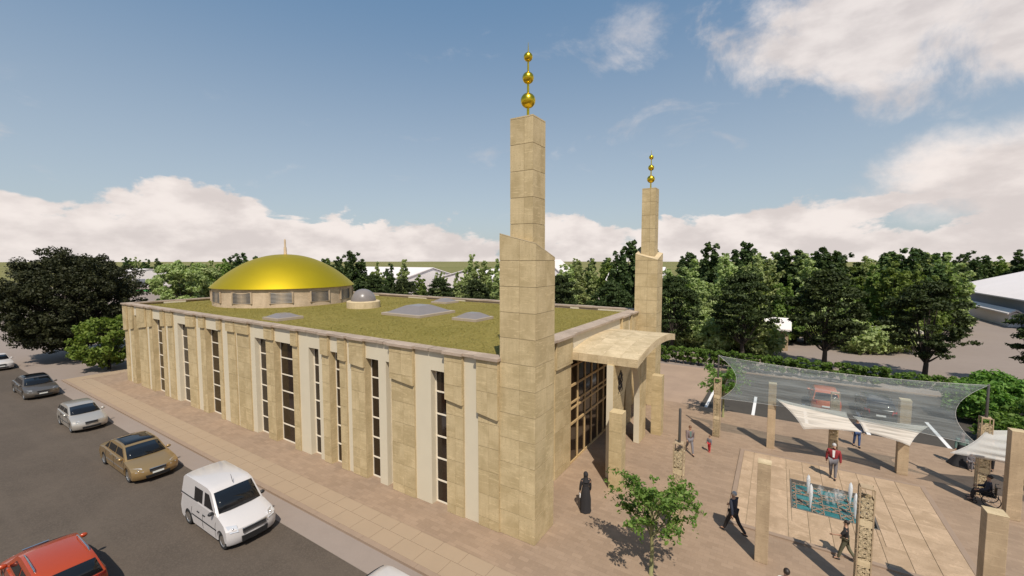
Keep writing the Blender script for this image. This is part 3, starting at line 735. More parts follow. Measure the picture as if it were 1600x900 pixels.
# lattice screens: a hollow square post with pierced panels
SW, SH = 0.40, 3.72
def lattice_mesh():
    m = MB()
    def bar(p, q, w=0.020, d=0.016):
        w *= 1.35; p = Vector(p); q = Vector(q); u = (q - p).normalized(); n = Vector((-u.y, u.x)) * w / 2
        a, b, c, e = p + n, q + n, q - n, p - n
        m.prism([(v.x, v.y) for v in (e, c, b, a)], 'y', -d / 2, d / 2)
    hw = SW / 2 - 0.035; zz = 0.06; cell = 0.335; k = 0
    rl = random.Random(21)
    while zz + cell <= SH - 0.05:
        cz_ = zz + cell / 2; h = cell / 2
        for _ in range(9):
            a_ = rl.uniform(0, 2 * pi); px_, pz_ = rl.uniform(-hw, hw) * .8, cz_ + rl.uniform(-h, h) * .8; l_ = rl.uniform(.05, .10)
            bar((max(-hw, min(hw, px_ - l_ * cos(a_))), pz_ - l_ * sin(a_)), (max(-hw, min(hw, px_ + l_ * cos(a_))), pz_ + l_ * sin(a_)), 0.013, 0.012)
        if k not in (3, 7):
            pts = lambda r, o, n: [(r * cos(o + 2 * pi * i / n) * hw / h, cz_ + r * sin(o + 2 * pi * i / n)) for i in range(n)]
            for r, o, n in ((h * 0.98, pi / 4, 4), (h * 0.80, 0, 4), (h * 0.42, pi / 8, 8)):
                P_ = pts(r, o, n)
                for i in range(n): bar(P_[i], P_[(i + 1) % n])
            A = pts(h * 0.42, pi / 8, 8); B = pts(h * 1.02, pi / 8, 8)
            for i in range(8): bar(A[i], B[i], 0.018); bar(A[i], B[(i + 1) % 8], 0.014)
            for cx_ in (-.62, .62):
                for cz2 in (-.62, .62):
                    Q = [(hw * cx_ + .045 * cos(t * pi / 3), cz_ + h * cz2 + .045 * sin(t * pi / 3)) for t in range(6)]
                    for i in range(6): bar(Q[i], Q[(i + 1) % 6], 0.016)
        else:
            m.box(-hw, hw, -0.008, 0.008, zz + 0.06, zz + cell - 0.06)
            bar((-hw, zz), (hw, zz + 0.06), 0.014); bar((hw, zz + cell), (-hw, zz + cell - 0.06), 0.014)
        zz += cell; k += 1
    return m.mesh('lattice_panel', 'canopy_stone')
LAT = lattice_mesh()
def lattice_screen(cx, cy, label, pole=None):
    t = thing('lattice_screen', label, 'screen', (cx, cy, 0))
    h = SW / 2
    f = MB()
    for sx in (-1, 1):
        for sy in (-1, 1): f.box(sx * h - .018 - .018 * sx, sx * h + .018 - .018 * sx, sy * h - .018 - .018 * sy, sy * h + .018 - .018 * sy, 0, SH)
    for z0, z1 in ((0.0, 0.05), (SH - 0.045, SH)): f.box(-h + .037, h - .037, -h + .037, h - .037, z0, z1)
    f.build('frame', 'pillar_stone', t)
    for i, (dx, dy, a) in enumerate(((0, -h + .016, 0), (h - .016, 0, pi / 2), (0, h - .016, pi), (-h + .016, 0, -pi / 2))):
        put('lattice_panel', LAT, t, (dx, dy, 0), a)
    if pole:
        MB().lathe([(0.055, SH - 0.04), (0.05, pole - .05), (0.02, pole)], 0, 0, 10).build('pole', 'steel_post', t)
    return t
lattice_screen(-3.13, 17.6, 'pierced lattice screen with a dark pole, behind the young leafy tree', 5.12)
lattice_screen(-2.95, 28.77, 'pierced lattice screen with a pole at the left end of the shade sail', 5.17)
lattice_screen(2.90, 28.90, 'pierced lattice screen behind the man in the crimson jacket')
lattice_screen(2.66, 17.3, 'near pierced lattice screen in front of the fountain, cut off by the bottom edge')
lattice_screen(8.42, 28.05, 'pierced lattice screen with a pole beside the person in the wheelchair', 5.30)

# shade sails
def sail(name, c, label, mat, kin=0.14, nu=44, nv=26, ripple=0.03, sag=0.0, nrip=9):
    """c: corners top-left, top-right, bottom-right, bottom-left"""
    c = [Vector(p) for p in c]; base = (c[0] + c[1] + c[2] + c[3]) / 4
    vs = []; fs = []
    for j in range(nv + 1):
        for i in range(nu + 1):
            u0, v0 = i / nu, j / nv
            u = 0.5 + (u0 - 0.5) * (1 - kin * 4 * v0 * (1 - v0)); v = 0.5 + (v0 - 0.5) * (1 - kin * 4 * u0 * (1 - u0))
            p = c[0].lerp(c[1], u).lerp(c[3].lerp(c[2], u), v)
            p = p + Vector((0, -1, 0)) * (ripple * sin(v0 * pi * nrip + 2.2 * sin(u0 * 3)) * 4 * u0 * (1 - u0)) + Vector((0, -0.9, -0.5)) * (sag * 16 * u0 * (1 - u0) * v0 * (1 - v0))
            vs.append(tuple(p - base))
    for j in range(nv):
        for i in range(nu): a = j * (nu + 1) + i; fs.append((a, a + 1, a + nu + 2, a + nu + 1))
    m = MB(); m.add(vs, fs, 0, True)
    t = thing(name, label, 'sail', tuple(base))
    fab = m.build('fabric', mat, t); md = fab.modifiers.new('thickness', 'SOLIDIFY'); md.thickness = 0.004
    rim = [vs[i] for i in range(nu + 1)] + [vs[j * (nu + 1) + nu] for j in range(1, nv + 1)] + [vs[nv * (nu + 1) + i] for i in range(nu - 1, -1, -1)] + [vs[j * (nu + 1)] for j in range(nv - 1, -1, -1)]
    MB().tube(rim, 0.007, 4).build('edge_cord', 'cloth_white', t)
    return t
sail('shade_sail', [(-2.95, 28.72, 5.12), (8.42, 28.0, 5.25), (8.25, 27.85, 2.35), (-2.8, 28.55, 2.5)], 'long translucent grey shade sail hung between two poles over the car park edge', 'sail_mesh_fabric', 0.17, sag=0.25)
sail('shade_sail', [(0.15, 28.35, 3.05), (3.35, 28.45, 2.85), (3.95, 27.75, 2.12), (1.45, 27.45, 1.86)], 'pale cream wedge painted for the sunlit turn of the sail, low in front of the red car', 'sunlit_sail_cloth', 0.10, nu=24, nv=14)  # where the sail turns to the sun, painted as its own pale sheet
sail('shade_sail', [(3.62, 28.4, 2.72), (6.55, 28.3, 2.80), (5.75, 27.55, 1.92), (4.05, 27.85, 2.16)], 'pale cream wedge painted for the sunlit turn of the sail, low in front of the black car', 'sunlit_sail_cloth', 0.08, nu=24, nv=14)
sail('shade_sail', [(8.42, 27.9, 3.15), (11.4, 28.7, 3.75), (11.3, 27.2, 1.7), (7.1, 27.35, 1.98)], 'white translucent sail at the right edge above the wheelchair user', 'sail_cloth_sheer', 0.10, nu=30, nv=18, ripple=0.05, sag=0.3)

# fountain platform and fountain
plat = tag(put('platform', None, None, (0, 0, 0)), kind='structure')
PX0, PX1, PY0, PY1, PT = -1.31, 6.17, 19.50, 27.30, 0.06
bed = MB()
for r in ((PX0, 0.80, PY0, PY1), (3.90, PX1, PY0, PY1), (0.80, 3.90, PY0, 21.91), (0.80, 3.90, 24.96, PY1)): bed.box(*r, -0.05, PT - 0.02)
bed.build('bed', 'joint_mortar', plat)
for r in ((PX0 - .2, PX1 + .2, PY0 - .2, PY0), (PX0 - .2, PX1 + .2, PY1, PY1 + .2), (PX0 - .2, PX0, PY0 + .004, PY1 - .004), (PX1, PX1 + .2, PY0 + .004, PY1 - .004)):
    block('border_strip', 'kerb_stone', plat, *r, -0.05, PT + .002)
xs = [PX0, -0.80, -0.04, 0.70, 1.42, 2.18, 2.96, 3.72, 4.44, 5.22, PX1]; ysr = [PY0 + 1.3 * k for k in range(7)]
FXA, FXB, FYA, FYB = 0.84, 3.86, 21.95, 24.92
for a, b in zip(xs[:-1], xs[1:]):
    for c, d in zip(ysr[:-1], ysr[1:]):
        parts = [(a, b, c, d)]
        ox0, ox1, oy0, oy1 = max(a, FXA), min(b, FXB), max(c, FYA), min(d, FYB)
        if ox0 < ox1 and oy0 < oy1:
            parts = [q for q in ((a, ox0, c, d), (ox1, b, c, d), (ox0, ox1, c, oy0), (ox0, ox1, oy1, d)) if q[1] - q[0] > .03 and q[3] - q[2] > .03]
        for q in parts: block('platform_tile', 'platform_tile_stone', plat, q[0] + .012, q[1] - .012, q[2] + .003, q[3] - .003, PT - .04, PT)
fo = thing('fountain', 'sunken teal fountain pool with star lattice and white water jets', 'fountain', (0, 0, 0))
b = MB(); W_ = 0.06
for r in ((FXA, FXB, FYA, FYA + W_), (FXA, FXB, FYB - W_, FYB), (FXA, FXA + W_, FYA + W_, FYB - W_), (FXB - W_, FXB, FYA + W_, FYB - W_)): b.box(*r, -0.4, PT + .006)
b.box(FXA + W_, FXB - W_, FYA + W_, FYB - W_, -0.42, -0.38); b.build('basin', 'grey_louvre', fo)
MB().add([(FXA + W_, FYA + W_, -0.085), (FXB - W_, FYA + W_, -0.085), (FXB - W_, FYB - W_, -0.085), (FXA + W_, FYB - W_, -0.085)], [(0, 1, 2, 3)]).build('water', 'pool_water', fo)
lt = MB()
def lbar(p, q, w=0.055):
    x0, x1, y0, y1 = FXA + .08, FXB - .08, FYA + .08, FYB - .08
    # clip the bar to the pool
    t0, t1 = 0.0, 1.0; dx, dy = q[0] - p[0], q[1] - p[1]
    for pp, qq in ((-dx, p[0] - x0), (dx, x1 - p[0]), (-dy, p[1] - y0), (dy, y1 - p[1])):
        if abs(pp) < 1e-9:
            if qq < 0: return
            continue
        r = qq / pp
        if pp < 0: t0 = max(t0, r)
        else: t1 = min(t1, r)
    if t1 - t0 < 0.02: return
    a = Vector((p[0] + dx * t0, p[1] + dy * t0)); c = Vector((p[0] + dx * t1, p[1] + dy * t1)); u = (c - a).normalized(); n_ = Vector((-u.y, u.x)) * w / 2
    lt.prism([tuple(v) for v in (a - n_, c - n_, c + n_, a + n_)], 'z', -0.08, -0.045)
for cx_ in (0.84 + 1.007 * k for k in range(4)):
    for cy_ in (21.95 + 0.99 * k for k in range(4)):
        for i in range(8):
            a0 = i * pi / 4 + pi / 8; a1 = a0 + 3 * pi / 4
            lbar((cx_ + .56 * cos(a0), cy_ + .55 * sin(a0)), (cx_ + .56 * cos(a1), cy_ + .55 * sin(a1)), 0.03)
lt.build('star_lattice', 'kerb_stone', fo)
for jx, jy, jh in ((1.55, 24.02, .85), (1.57, 22.6, 1.05), (3.12, 23.95, .95), (3.15, 22.7, 1.05)):
    prof_ = [(0.02, -0.085), (0.040, 0.15 * jh), (0.072, 0.45 * jh), (0.082, 0.7 * jh), (0.055, 0.9 * jh), (0.008, jh)]
    MB().lathe(prof_, jx, jy, 12).build('water_jet', 'water_jet', fo)
rq = random.Random(8)
for k in range(5):                                                 # the low spray in the middle
    jx, jy = 2.05 + 0.2 * k + rq.uniform(-.05, .05), 23.75 + rq.uniform(-.35, .3); hgt = rq.uniform(.45, .8)
    MB().lathe([(0.05, -0.085), (0.13, hgt * .35), (0.15, hgt * .7), (0.02, hgt)], jx, jy, 10).build('water_spray', 'water_spray', fo)

# small stone seat at the right edge
st = thing('stone_bench', 'low stone bench block at the right edge beyond the wheelchair', 'bench', (10.75, 30.7, 0))
MB().box(-.45, .6, -.28, .28, .30, .50).build('seat', 'pillar_stone', st, bevel=.015)
for sx in (-.3, .42): MB().box(sx - .08, sx + .08, -.22, .22, 0, .3).build('leg', 'kerb_stone', st)

# ------------------------------------------------------------------ buildings beyond
def hall(name, x0, x1, y0, y1, eave, ridge, label, along='y', wall='white_plaster', over=0.5, doors=()):
    t = thing(name, label, 'building', ((x0 + x1) / 2, (y0 + y1) / 2, -0.12))
    hx, hy = (x1 - x0) / 2, (y1 - y0) / 2
    if along == 'y':
        MB().prism([(-hx, 0), (hx, 0), (hx, eave), (0, ridge - .2), (-hx, eave)], 'y', -hy, hy).build('wall', wall, t, fix=True)
        r = MB().prism([(-hx - over, eave - .12), (0, ridge), (hx + over, eave - .12), (hx + over, eave + .1), (0, ridge + .25), (-hx - over, eave + .1)], 'y', -hy - over, hy + over).build('roof', 'roof_sheet', t, fix=True)
    else:
        MB().prism([(-hy, 0), (hy, 0), (hy, eave), (0, ridge - .2), (-hy, eave)], 'x', -hx, hx).build('wall', wall, t, fix=True)
        r = MB().prism([(-hy - over, eave - .12), (0, ridge), (hy + over, eave - .12), (hy + over, eave + .1), (0, ridge + .25), (-hy - over, eave + .1)], 'x', -hx - over, hx + over).build('roof', 'roof_sheet', t, fix=True)
    for (fx, fy, sx, sy, z0, z1, nm) in doors:
        block(nm, 'blue_grey_wall', t, fx - sx, fx + sx, fy - sy, fy + sy, z0, z1)
    return t
hall('industrial_hall', 34.5, 72, 100, 141, 4.6, 10.6, 'white roofed hall with blue grey side wall behind the trees at the right edge', 'y', 'blue_grey_wall', 0.6)
hall('white_annex', 33.0, 34.4, 104, 128, 2.2, 2.7, 'low white lean-to along the blue grey hall', 'y', 'white_plaster', 0.3)
hall('white_warehouse', -243, -222, 60, 78, 6.4, 7.4, 'white flat warehouse beyond the bright green lawn', 'x', 'white_plaster', 0.2, ((10.52, -3, .05, 1.4, 0, 3.5, 'door'),))
hall('white_hall', -118, -88, 84, 106, 6.2, 8.8, 'large white gabled hall behind the trees to the right of the dome', 'x', 'white_plaster', 0.3)
hall('white_hall', -84, -62, 92, 112, 5.8, 8.4, 'white gabled hall behind the sparse trees left of the near minaret', 'y', 'white_plaster', 0.3)
hall('grey_house', -56, -48, 100, 108, 7.8, 11.2, 'small house with pointed grey roof rising behind the trees', 'y', 'white_plaster', 0.3)
hall('low_white_shed', -34, -22, 96, 104, 6.5, 9.4, 'low white shed between trees right of the near minaret', 'x', 'white_plaster', 0.3)
hall('garden_house', -1.0, 1.3, 61.5, 64, 2.6, 3.7, 'small tan garden house half hidden behind the row of trees', 'x', 'pillar_stone', 0.3, ((-.55, -1.27, .35, .05, 0, 2.0, 'door'), (.55, -1.27, .3, .05, .9, 1.8, 'window')))
# pergola
pg = thing('pergola', 'cream timber pergola standing beyond the row of dark trees', 'pergola', (11.9, 67.8, -0.11))
for px_ in (-2.2, 2.2):
    for py_ in (-1.3, 1.3): MB().box(px_ - .1, px_ + .1, py_ - .1, py_ + .1, 0, 2.6).build('post', 'pergola_paint', pg)
for py_ in (-1.3, 1.3): MB().box(-2.7, 2.7, py_ - .07, py_ + .07, 2.6, 2.8).build('beam', 'pergola_paint', pg)
for k in range(9): MB().box(-2.4 + .6 * k - .05, -2.4 + .6 * k + .05, -1.8, 1.8, 2.8, 2.93).build('rafter', 'pergola_paint', pg)
for k in range(3): MB().box(-2.1, 2.1, 1.33, 1.37, .5 + .6 * k, .56 + .6 * k).build('rail', 'pergola_paint', pg)

# ------------------------------------------------------------------ vehicles
def car_part(profile, W, name, mat, parent, tumble=None, nose=0.0, L=4.4, edge=0.05, crown=0.0, sharp=35, rows=(-1, -.93, -.72, -.36, 0, .36, .72, .93, 1)):
    """loft a closed side profile (x,z) across the width; rounded shoulders, plan taper at both ends"""
    n = len(profile); cxp = sum(p[0] for p in profile) / n; czp = sum(p[1] for p in profile) / n
    m = MB(); vs = []
    for v in rows:
        for (x, z) in profile:
            k = abs(v)
            ins = edge * max(0.0, (k - 0.9) / 0.1)
            dx, dz = x - cxp, z - czp; l = sqrt(dx * dx + dz * dz) or 1
            xx, zz = x - dx / l * ins, z - dz / l * ins
            hw = W / 2 * (tumble(zz) if tumble else 1.0)
            e = abs(xx) / (L / 2); xx2 = xx - math.copysign(nose * (k ** 2.6) * max(0, e - 0.55) / 0.45, xx)
            vs.append((xx2, v * hw, zz + (crown * (1 - v * v) if z > czp else 0)))
    fs = []
    for r in range(len(rows) - 1):
        for i in range(n): a = r * n + i; b = r * n + (i + 1) % n; fs.append((a, b, b + n, a + n))
    m.add(vs, fs, 0, True)
    m.add(vs[:n], [tuple(range(n))[::-1]], 0, False); m.add(vs[-n:], [tuple(range(n))], 0, False)
    return m.build(name, mat, parent, fix=True, sharp=sharp)

def arch(cx, r, z0, n=9):
    return [(cx + r * cos(pi * i / n), z0 + r * sin(pi * i / n)) for i in range(n + 1)]

WHEELS = {}
def wheel_mesh(r, w):
    key = (r, w)
    if key not in WHEELS:
        ty = MB(); prof_ = [(r * .66, -w / 2), (r * .93, -w / 2), (r, -w * .36), (r, w * .36), (r * .93, w / 2), (r * .66, w / 2)]
        n = 26; vs = []; fs = []
        for (rr, yv) in prof_:
            for i in range(n): a = 2 * pi * i / n; vs.append((rr * cos(a), yv, rr * sin(a)))
        for j in range(len(prof_)):
            for i in range(n): j2 = (j + 1) % len(prof_); fs.append((j * n + i, j * n + (i + 1) % n, j2 * n + (i + 1) % n, j2 * n + i))
        ty.add(vs, fs, 0, True)
        rm = MB(); q = r * .66
        vs = [(q * cos(2 * pi * i / n), -w * .30, q * sin(2 * pi * i / n)) for i in range(n)]; rm.add(vs, [tuple(range(n))])
        rm.v = [(a, b, c) for a, b, c in rm.v]; rm.m = [1]
        for k in range(5):                                     # five spokes in front of a dark disc
            a = 2 * pi * k / 5
            def R(x_, z_): return (x_ * cos(a) - z_ * sin(a), x_ * sin(a) + z_ * cos(a))
            pts = [R(0.02, -.055), R(q * .98, -.085), R(q * .98, .085), R(0.02, .055)]
            rm.prism([(p[0], p[1]) for p in pts], 'y', -w * .44, -w * .34)
        vs = []; fs = []
        for rr, yv in ((q, -w * .5), (q * .86, -w * .46), (q * .86, -w * .36), (q, -w * .30)):
            for i in range(n): a = 2 * pi * i / n; vs.append((rr * cos(a), yv, rr * sin(a)))
        for j in range(3):
            for i in range(n): fs.append((j * n + i, j * n + (i + 1) % n, (j + 1) * n + (i + 1) % n, (j + 1) * n + i))
        rm.add(vs, fs, 0, True)
        rm.lathe([(0.001, 0)], 0, 0, 3) if False else None
        WHEELS[key] = (ty.mesh('tyre', 'tyre', fix=True), rm.mesh('rim', ['rim_alloy', 'black_trim'], fix=False))
    return WHEELS[key]

def poly_panel(pts, name, mat, parent, thick=0.012, out=None):
    """thin panel through 3D points (a slightly raised plate)"""
    pts = [Vector(p) for p in pts]; c = sum(pts, Vector()) / len(pts)
    nr = Vector()
    for i in range(len(pts)): nr += (pts[i] - c).cross(pts[(i + 1) % len(pts)] - c)
    nr.normalize()
    if out is not None and nr.dot(Vector(out)) < 0: nr = -nr
    n = len(pts); m = MB()
    vs = [p - nr * 0.03 for p in pts] + [p + nr * thick for p in pts]
    m.add(vs, [tuple(range(n)), tuple(range(n, 2 * n))] + [(i, (i + 1) % n, n + (i + 1) % n, n + i) for i in range(n)])
    return m.build(name, mat, parent, fix=True)

def make_car(name, label, paint, loc, rz, L=4.4, W=1.76, H=1.45, wb=2.6, style='sedan', wr=0.32, group=None, roof=None, rails=False, front_off=0.0, cat='car'):
    t = thing(name, label, cat, loc, rz, group)
    fx, rx = wb / 2 + front_off, -wb / 2 + front_off; hL = L / 2; ar = wr + 0.06; sill = 0.20
    ac = wr
    if style == 'van':
        belt_f, hood, belt_r = 1.12, 0.98, 1.18
        top = [(-hL + .04, 1.05), (-hL + .0, 0.62)]
        body = [(hL - .02, .32), (hL, .55), (hL - .06, .78), (hL - .34, .95), (hL - .95, 1.12), (0.45, 1.20), (-hL + .03, 1.20), (-hL, .70), (-hL + .03, .30)]
        cab = [(hL - 1.02, 1.10), (hL - 1.68, H - .10), (hL - 2.0, H), (-hL + .35, H + .02), (-hL + .13, H - .10), (-hL + .04, 1.10)]
    elif style == 'hatch':
        body = [(hL - .02, .30), (hL, .50), (hL - .08, .66), (hL - .40, .80), (hL - 1.15, .95), (0.2, .98), (-hL + .10, 1.02), (-hL, .70), (-hL + .05, .30)]
        cab = [(hL - 1.12, .94), (hL - 1.95, H - .07), (hL - 2.35, H), (-hL + .75, H - .02), (-hL + .42, H - .12), (-hL + .08, .98)]
    else:
        body = [(hL - .02, .30), (hL, .48), (hL - .07, .66), (hL - .38, .78), (hL - 1.35, .93), (0.1, .96), (-hL + .95, .98), (-hL + .10, .95), (-hL, .66), (-hL + .04, .32)]
        cab = [(hL - 1.32, .92), (hL - 2.12, H - .08), (hL - 2.55, H), (-hL + 1.85, H - .01), (-hL + 1.45, H - .09), (-hL + .72, .95)]
    lower = [(-hL + .10, sill)] + [(p[0], p[1]) for p in arch(rx, ar, ac)[::-1]] + [(p[0], p[1]) for p in arch(fx, ar, ac)[::-1]] + [(hL - .10, sill + .02)]
    # keep the underside between the wheels at sill height
    lower = [(-hL + .10, sill)] + [(rx - ar, sill)] + arch(rx, ar, ac)[::-1] + [(rx + ar, sill), (fx - ar, sill)] + arch(fx, ar, ac)[::-1] + [(fx + ar, sill), (hL - .08, sill + .02)]
    bd = car_part(lower + body, W, 'body', paint, t, tumble=lambda z: 1 - .10 * max(0, (z - .75) / .6) - .05 * max(0, (.45 - z) / .3), nose=.30 if style != 'van' else .20, L=L, edge=.05, crown=.03)
    zr0 = cab[0][1]
    def tum(z): return .93 - (.20 if style != 'van' else .11) * max(0, (z - zr0) / (H - zr0))
    cb = car_part(cab, W, 'cabin', paint, t, tumble=tum, nose=.06, L=L, edge=.06, crown=.03)
    if roof:
        x0, x1 = cab[2][0] + .30, cab[3][0] - .12
        vs = []; nx_, ny_ = 8, 8; fs = []
        for i in range(nx_ + 1):
            for j in range(ny_ + 1):
                x_ = x0 + (x1 - x0) * i / nx_; v_ = -1 + 2 * j / ny_; zt = H + .03 * (1 - v_ * v_ * .6) + .006 - (.05 * max(0, (.16 - i / nx_) / .16)) - .03 * max(0, (i / nx_ - .84) / .16)
                vs.append((x_, v_ * W / 2 * .66, zt))
        for i in range(nx_):
            for j in range(ny_): a = i * (ny_ + 1) + j; fs.append((a, a + 1, a + ny_ + 2, a + ny_ + 1))
        rp = MB().add(vs, fs, 0, True).build('roof_panel', roof, t); md = rp.modifiers.new('thick', 'SOLIDIFY'); md.thickness = .012
    # glass
    def side(x, z, s): return (x, s * (W / 2 * tum(z) + .002), z)
    def onseg(a, b, f): return (a[0] + (b[0] - a[0]) * f, a[1] + (b[1] - a[1]) * f)
    for nm, a, b, sgn in (('windscreen', cab[0], cab[1], 1), ('rear_window', cab[5], cab[4], -1)):
        lo, hi = onseg(a, b, .08), onseg(a, b, .93)
        if style == 'van' and sgn < 0: lo = onseg(a, b, .25)
        wl, wh = W / 2 * tum(lo[1]) * .91, W / 2 * tum(hi[1]) * .91
        g_ = MB(); vs = []; fs = []; K = 8
        for j in range(2):
            q, w_ = (lo, wl) if j == 0 else (hi, wh)
            for i in range(K + 1):
                v_ = -1 + 2 * i / K; vs.append((q[0] + sgn * (.022 - .055 * abs(v_) ** 2.6), v_ * w_, q[1] + .03 * (1 - v_ * v_) * j + .012))
        for i in range(K): fs.append((i, i + 1, K + 2 + i, K + 1 + i))
        gl = g_.add(vs, fs, 0, True).build(nm, 'car_glass', t); md = gl.modifiers.new('thick', 'SOLIDIFY'); md.thickness = .02; md.offset = 0
    lo_f, hi_f, hi_r, lo_r = onseg(cab[0], cab[1], .13), onseg(cab[0], cab[1], .86), onseg(cab[5], cab[4], .84), onseg(cab[5], cab[4], .14)
    z_lo = max(lo_f[1], lo_r[1]) + .02; z_hi = min(hi_f[1], hi_r[1])
    xs_b = [(.10, .43), (.46, .76), (.80, .95)] if style == 'sedan' else [(.12, .47), (.50, .80), (.83, .96)]
    if style == 'van': xs_b = [(.10, .33), (.385, .60)]
    for s in (-1, 1):
        for a, b in xs_b:
            def X(f, z):
                k_ = (z - z_lo) / (z_hi - z_lo + 1e-6); xf = lo_f[0] + (hi_f[0] - lo_f[0]) * k_; xr = lo_r[0] + (hi_r[0] - lo_r[0]) * k_
                return xf + (xr - xf) * f
            def XX(f, z):      # inner edges stay upright, the ends follow the pillars
                mid0 = lo_f[0] + (lo_r[0] - lo_f[0]) * f
                return X(f, z) if (f < .2 or f > .9) else mid0 - .04 * (z - z_lo)
            pts = [side(XX(a, z_lo), z_lo, s), side(XX(b, z_lo), z_lo, s), side(XX(b, z_hi), z_hi, s), side(XX(a, z_hi), z_hi, s)]
            poly_panel(pts, 'side_window', 'car_glass', t, .008, (0, s, 0))
    # wheels
    ty, rm = wheel_mesh(wr, .21)
    for x_ in (fx, rx):
        for s in (-1, 1):
            w_ = put('wheel', ty, t, (x_, s * (W / 2 - .125), wr), 0 if s < 0 else pi); put('rim', rm, w_)
    for x_ in (fx, rx): block('wheel_well', 'black_trim', t, x_ - ar + .01, x_ + ar - .01, -W / 2 + .24, W / 2 - .24, sill + .02, ac + ar - .03)
    seam_x = [lo_f[0] - .02, lo_f[0] + (lo_r[0] - lo_f[0]) * .45, rx + ar + .03] if style != 'van' else [lo_f[0] - .02, .02, -.98]
    for s in (-1, 1):
        for q in seam_x:
            MB().tube([(q, s * W / 2 * (1 - .10 * max(0, (z_ - .75) / .6) - .05 * max(0, (.45 - z_) / .3)) + s * .001, z_) for z_ in (.30, .45, .62, .75, .90)], .007, 4, smooth=False).build('door_seam', 'black_trim', t)
    # lamps, grille, bumper, mirrors, handles, plates
    def nose_x(v, z0): return hL - .30 * (abs(v) ** 2.6) if style != 'van' else hL - .20 * (abs(v) ** 2.6)
    zl = .68 if style != 'van' else .82
    for s in (-1, 1):
        q = [(nose_x(.62, 0) - .03, s * W / 2 * .56, zl - .09), (nose_x(.9, 0) - .03, s * W / 2 * .86, zl - .07), (nose_x(.97, 0) - .32, s * W / 2 * .94, zl + .09), (nose_x(.6, 0) - .22, s * W / 2 * .60, zl + .06)]
        if style == 'van': q = [(nose_x(.62, 0) - .02, s * W / 2 * .60, zl - .12), (nose_x(.9, 0) - .03, s * W / 2 * .88, zl - .10), (nose_x(.97, 0) - .26, s * W / 2 * .93, zl + .12), (nose_x(.6, 0) - .16, s * W / 2 * .62, zl + .11)]
        h_ = poly_panel(q, 'headlight', 'lamp_glass', t, .02, (1, 0, .3))
        c = [sum(p[k] for p in q) / 4 for k in range(3)]; MB().sphere((c[0] + .015, c[1], c[2]), .045, 10, 6).build('bulb', 'chrome', h_)
        zt = .80 if style != 'van' else 1.02
        hh = .11 if style == 'sedan' else .20
        q = [(-nose_x(.66, 0) + .03, s * W / 2 * .60, zt - hh * .6), (-nose_x(.93, 0) + .07, s * W / 2 * .90, zt - hh * .6), (-nose_x(.95, 0) + .10, s * W / 2 * .90, zt + hh), (-nose_x(.66, 0) + .05, s * W / 2 * .66, zt + hh)]
        poly_panel(q, 'tail_light', 'tail_red', t, .05, (-1, 0, .1))
        mx = cab[0][0] - .32; mz = zr0 + .10; my = s * (W / 2 * .94 + .10)
        mr = MB().sphere((mx, my, mz), .11, 10, 8, sc=(.65, 1.0, .72)); mr.tube([(mx, my - s * .18, mz - .06), (mx, my, mz - .03)], .03, 6)
        mr.build('wing_mirror', paint if style != 'van' else 'black_trim', t)
        for hx_ in ((.30, -.62) if style != 'van' else (.12, -.38)):
            block('door_handle', 'chrome' if style == 'sedan' else 'black_trim', t, hx_ - .10, hx_ + .10, s * (W / 2 * .984) - .02, s * (W / 2 * .984) + .02, .84, .87)
        block('side_trim', 'chrome' if roof else 'black_trim', t, rx + ar + .05, fx - ar - .05, s * W / 2 - .012, s * W / 2 + .012, .52 if style != 'van' else .60, .545 if style != 'van' else .64)
    gz0, gz1, gw = (.54, .68, .34) if style != 'van' else (.60, .76, .46)
    gp = [(hL - .02 - .04, -gw * W / 2, gz1), (hL + .0, -gw * W / 2, gz0), (hL + .0, gw * W / 2, gz0), (hL - .02 - .04, gw * W / 2, gz1)]
    gr = poly_panel(gp, 'grille', 'black_trim', t, .018, (1, 0, 0))
    for k in range(3):
        zz_ = gz0 + (gz1 - gz0) * (k + .5) / 3; xx_ = hL - .02 - .035 * k
        block('grille_bar', 'chrome', gr, xx_ - .01, xx_ + .035, -gw * W / 2, gw * W / 2, zz_ - .008, zz_ + .008)
    block('grille_surround', 'chrome', gr, hL - .055, hL + .012, -gw * W / 2 - .02, gw * W / 2 + .02, gz1 + .004, gz1 + .022)
    poly_panel([(hL - .015, -.52 * W / 2, .40 if style != 'van' else .50), (hL - .03, -.5 * W / 2, .27), (hL - .03, .5 * W / 2, .27), (hL - .015, .52 * W / 2, .40 if style != 'van' else .50)], 'bumper_intake', 'black_trim', t, .02, (1, 0, 0))
    poly_panel([(hL - .01, -.23, .44), (hL - .01, .23, .44), (hL - .01, .23, .52), (hL - .01, -.23, .52)], 'number_plate', 'plate_white', t, .035, (1, 0, 0)) if style == 'sedan' else None
    poly_panel([(-hL + .01, -.25, .56), (-hL + .01, .25, .56), (-hL + .01, .25, .66), (-hL + .01, -.25, .66)], 'number_plate', 'plate_white', t, .03, (-1, 0, 0))
    if rails:
        for s in (-1, 1):
            y_ = s * W / 2 * .66
            MB().tube([(cab[2][0] - .05, y_, H + .015), (cab[2][0] - .2, y_, H + .06), (cab[3][0] + .15, y_, H + .055), (cab[3][0] + .02, y_, H + .0)], .022, 6).build('roof_rail', 'chrome', t)
    if style == 'van':
        MB().tube([(.55, 0, H + .02), (.40, 0, H + .30)], [.014, .006], 6).build('antenna', 'black_trim', t)
        for s in (-1, 1): block('sliding_rail', 'black_trim', t, -hL + .12, -.55, s * (W / 2 * .93) - .012, s * (W / 2 * .93) + .012, 1.205, 1.23)
    return t

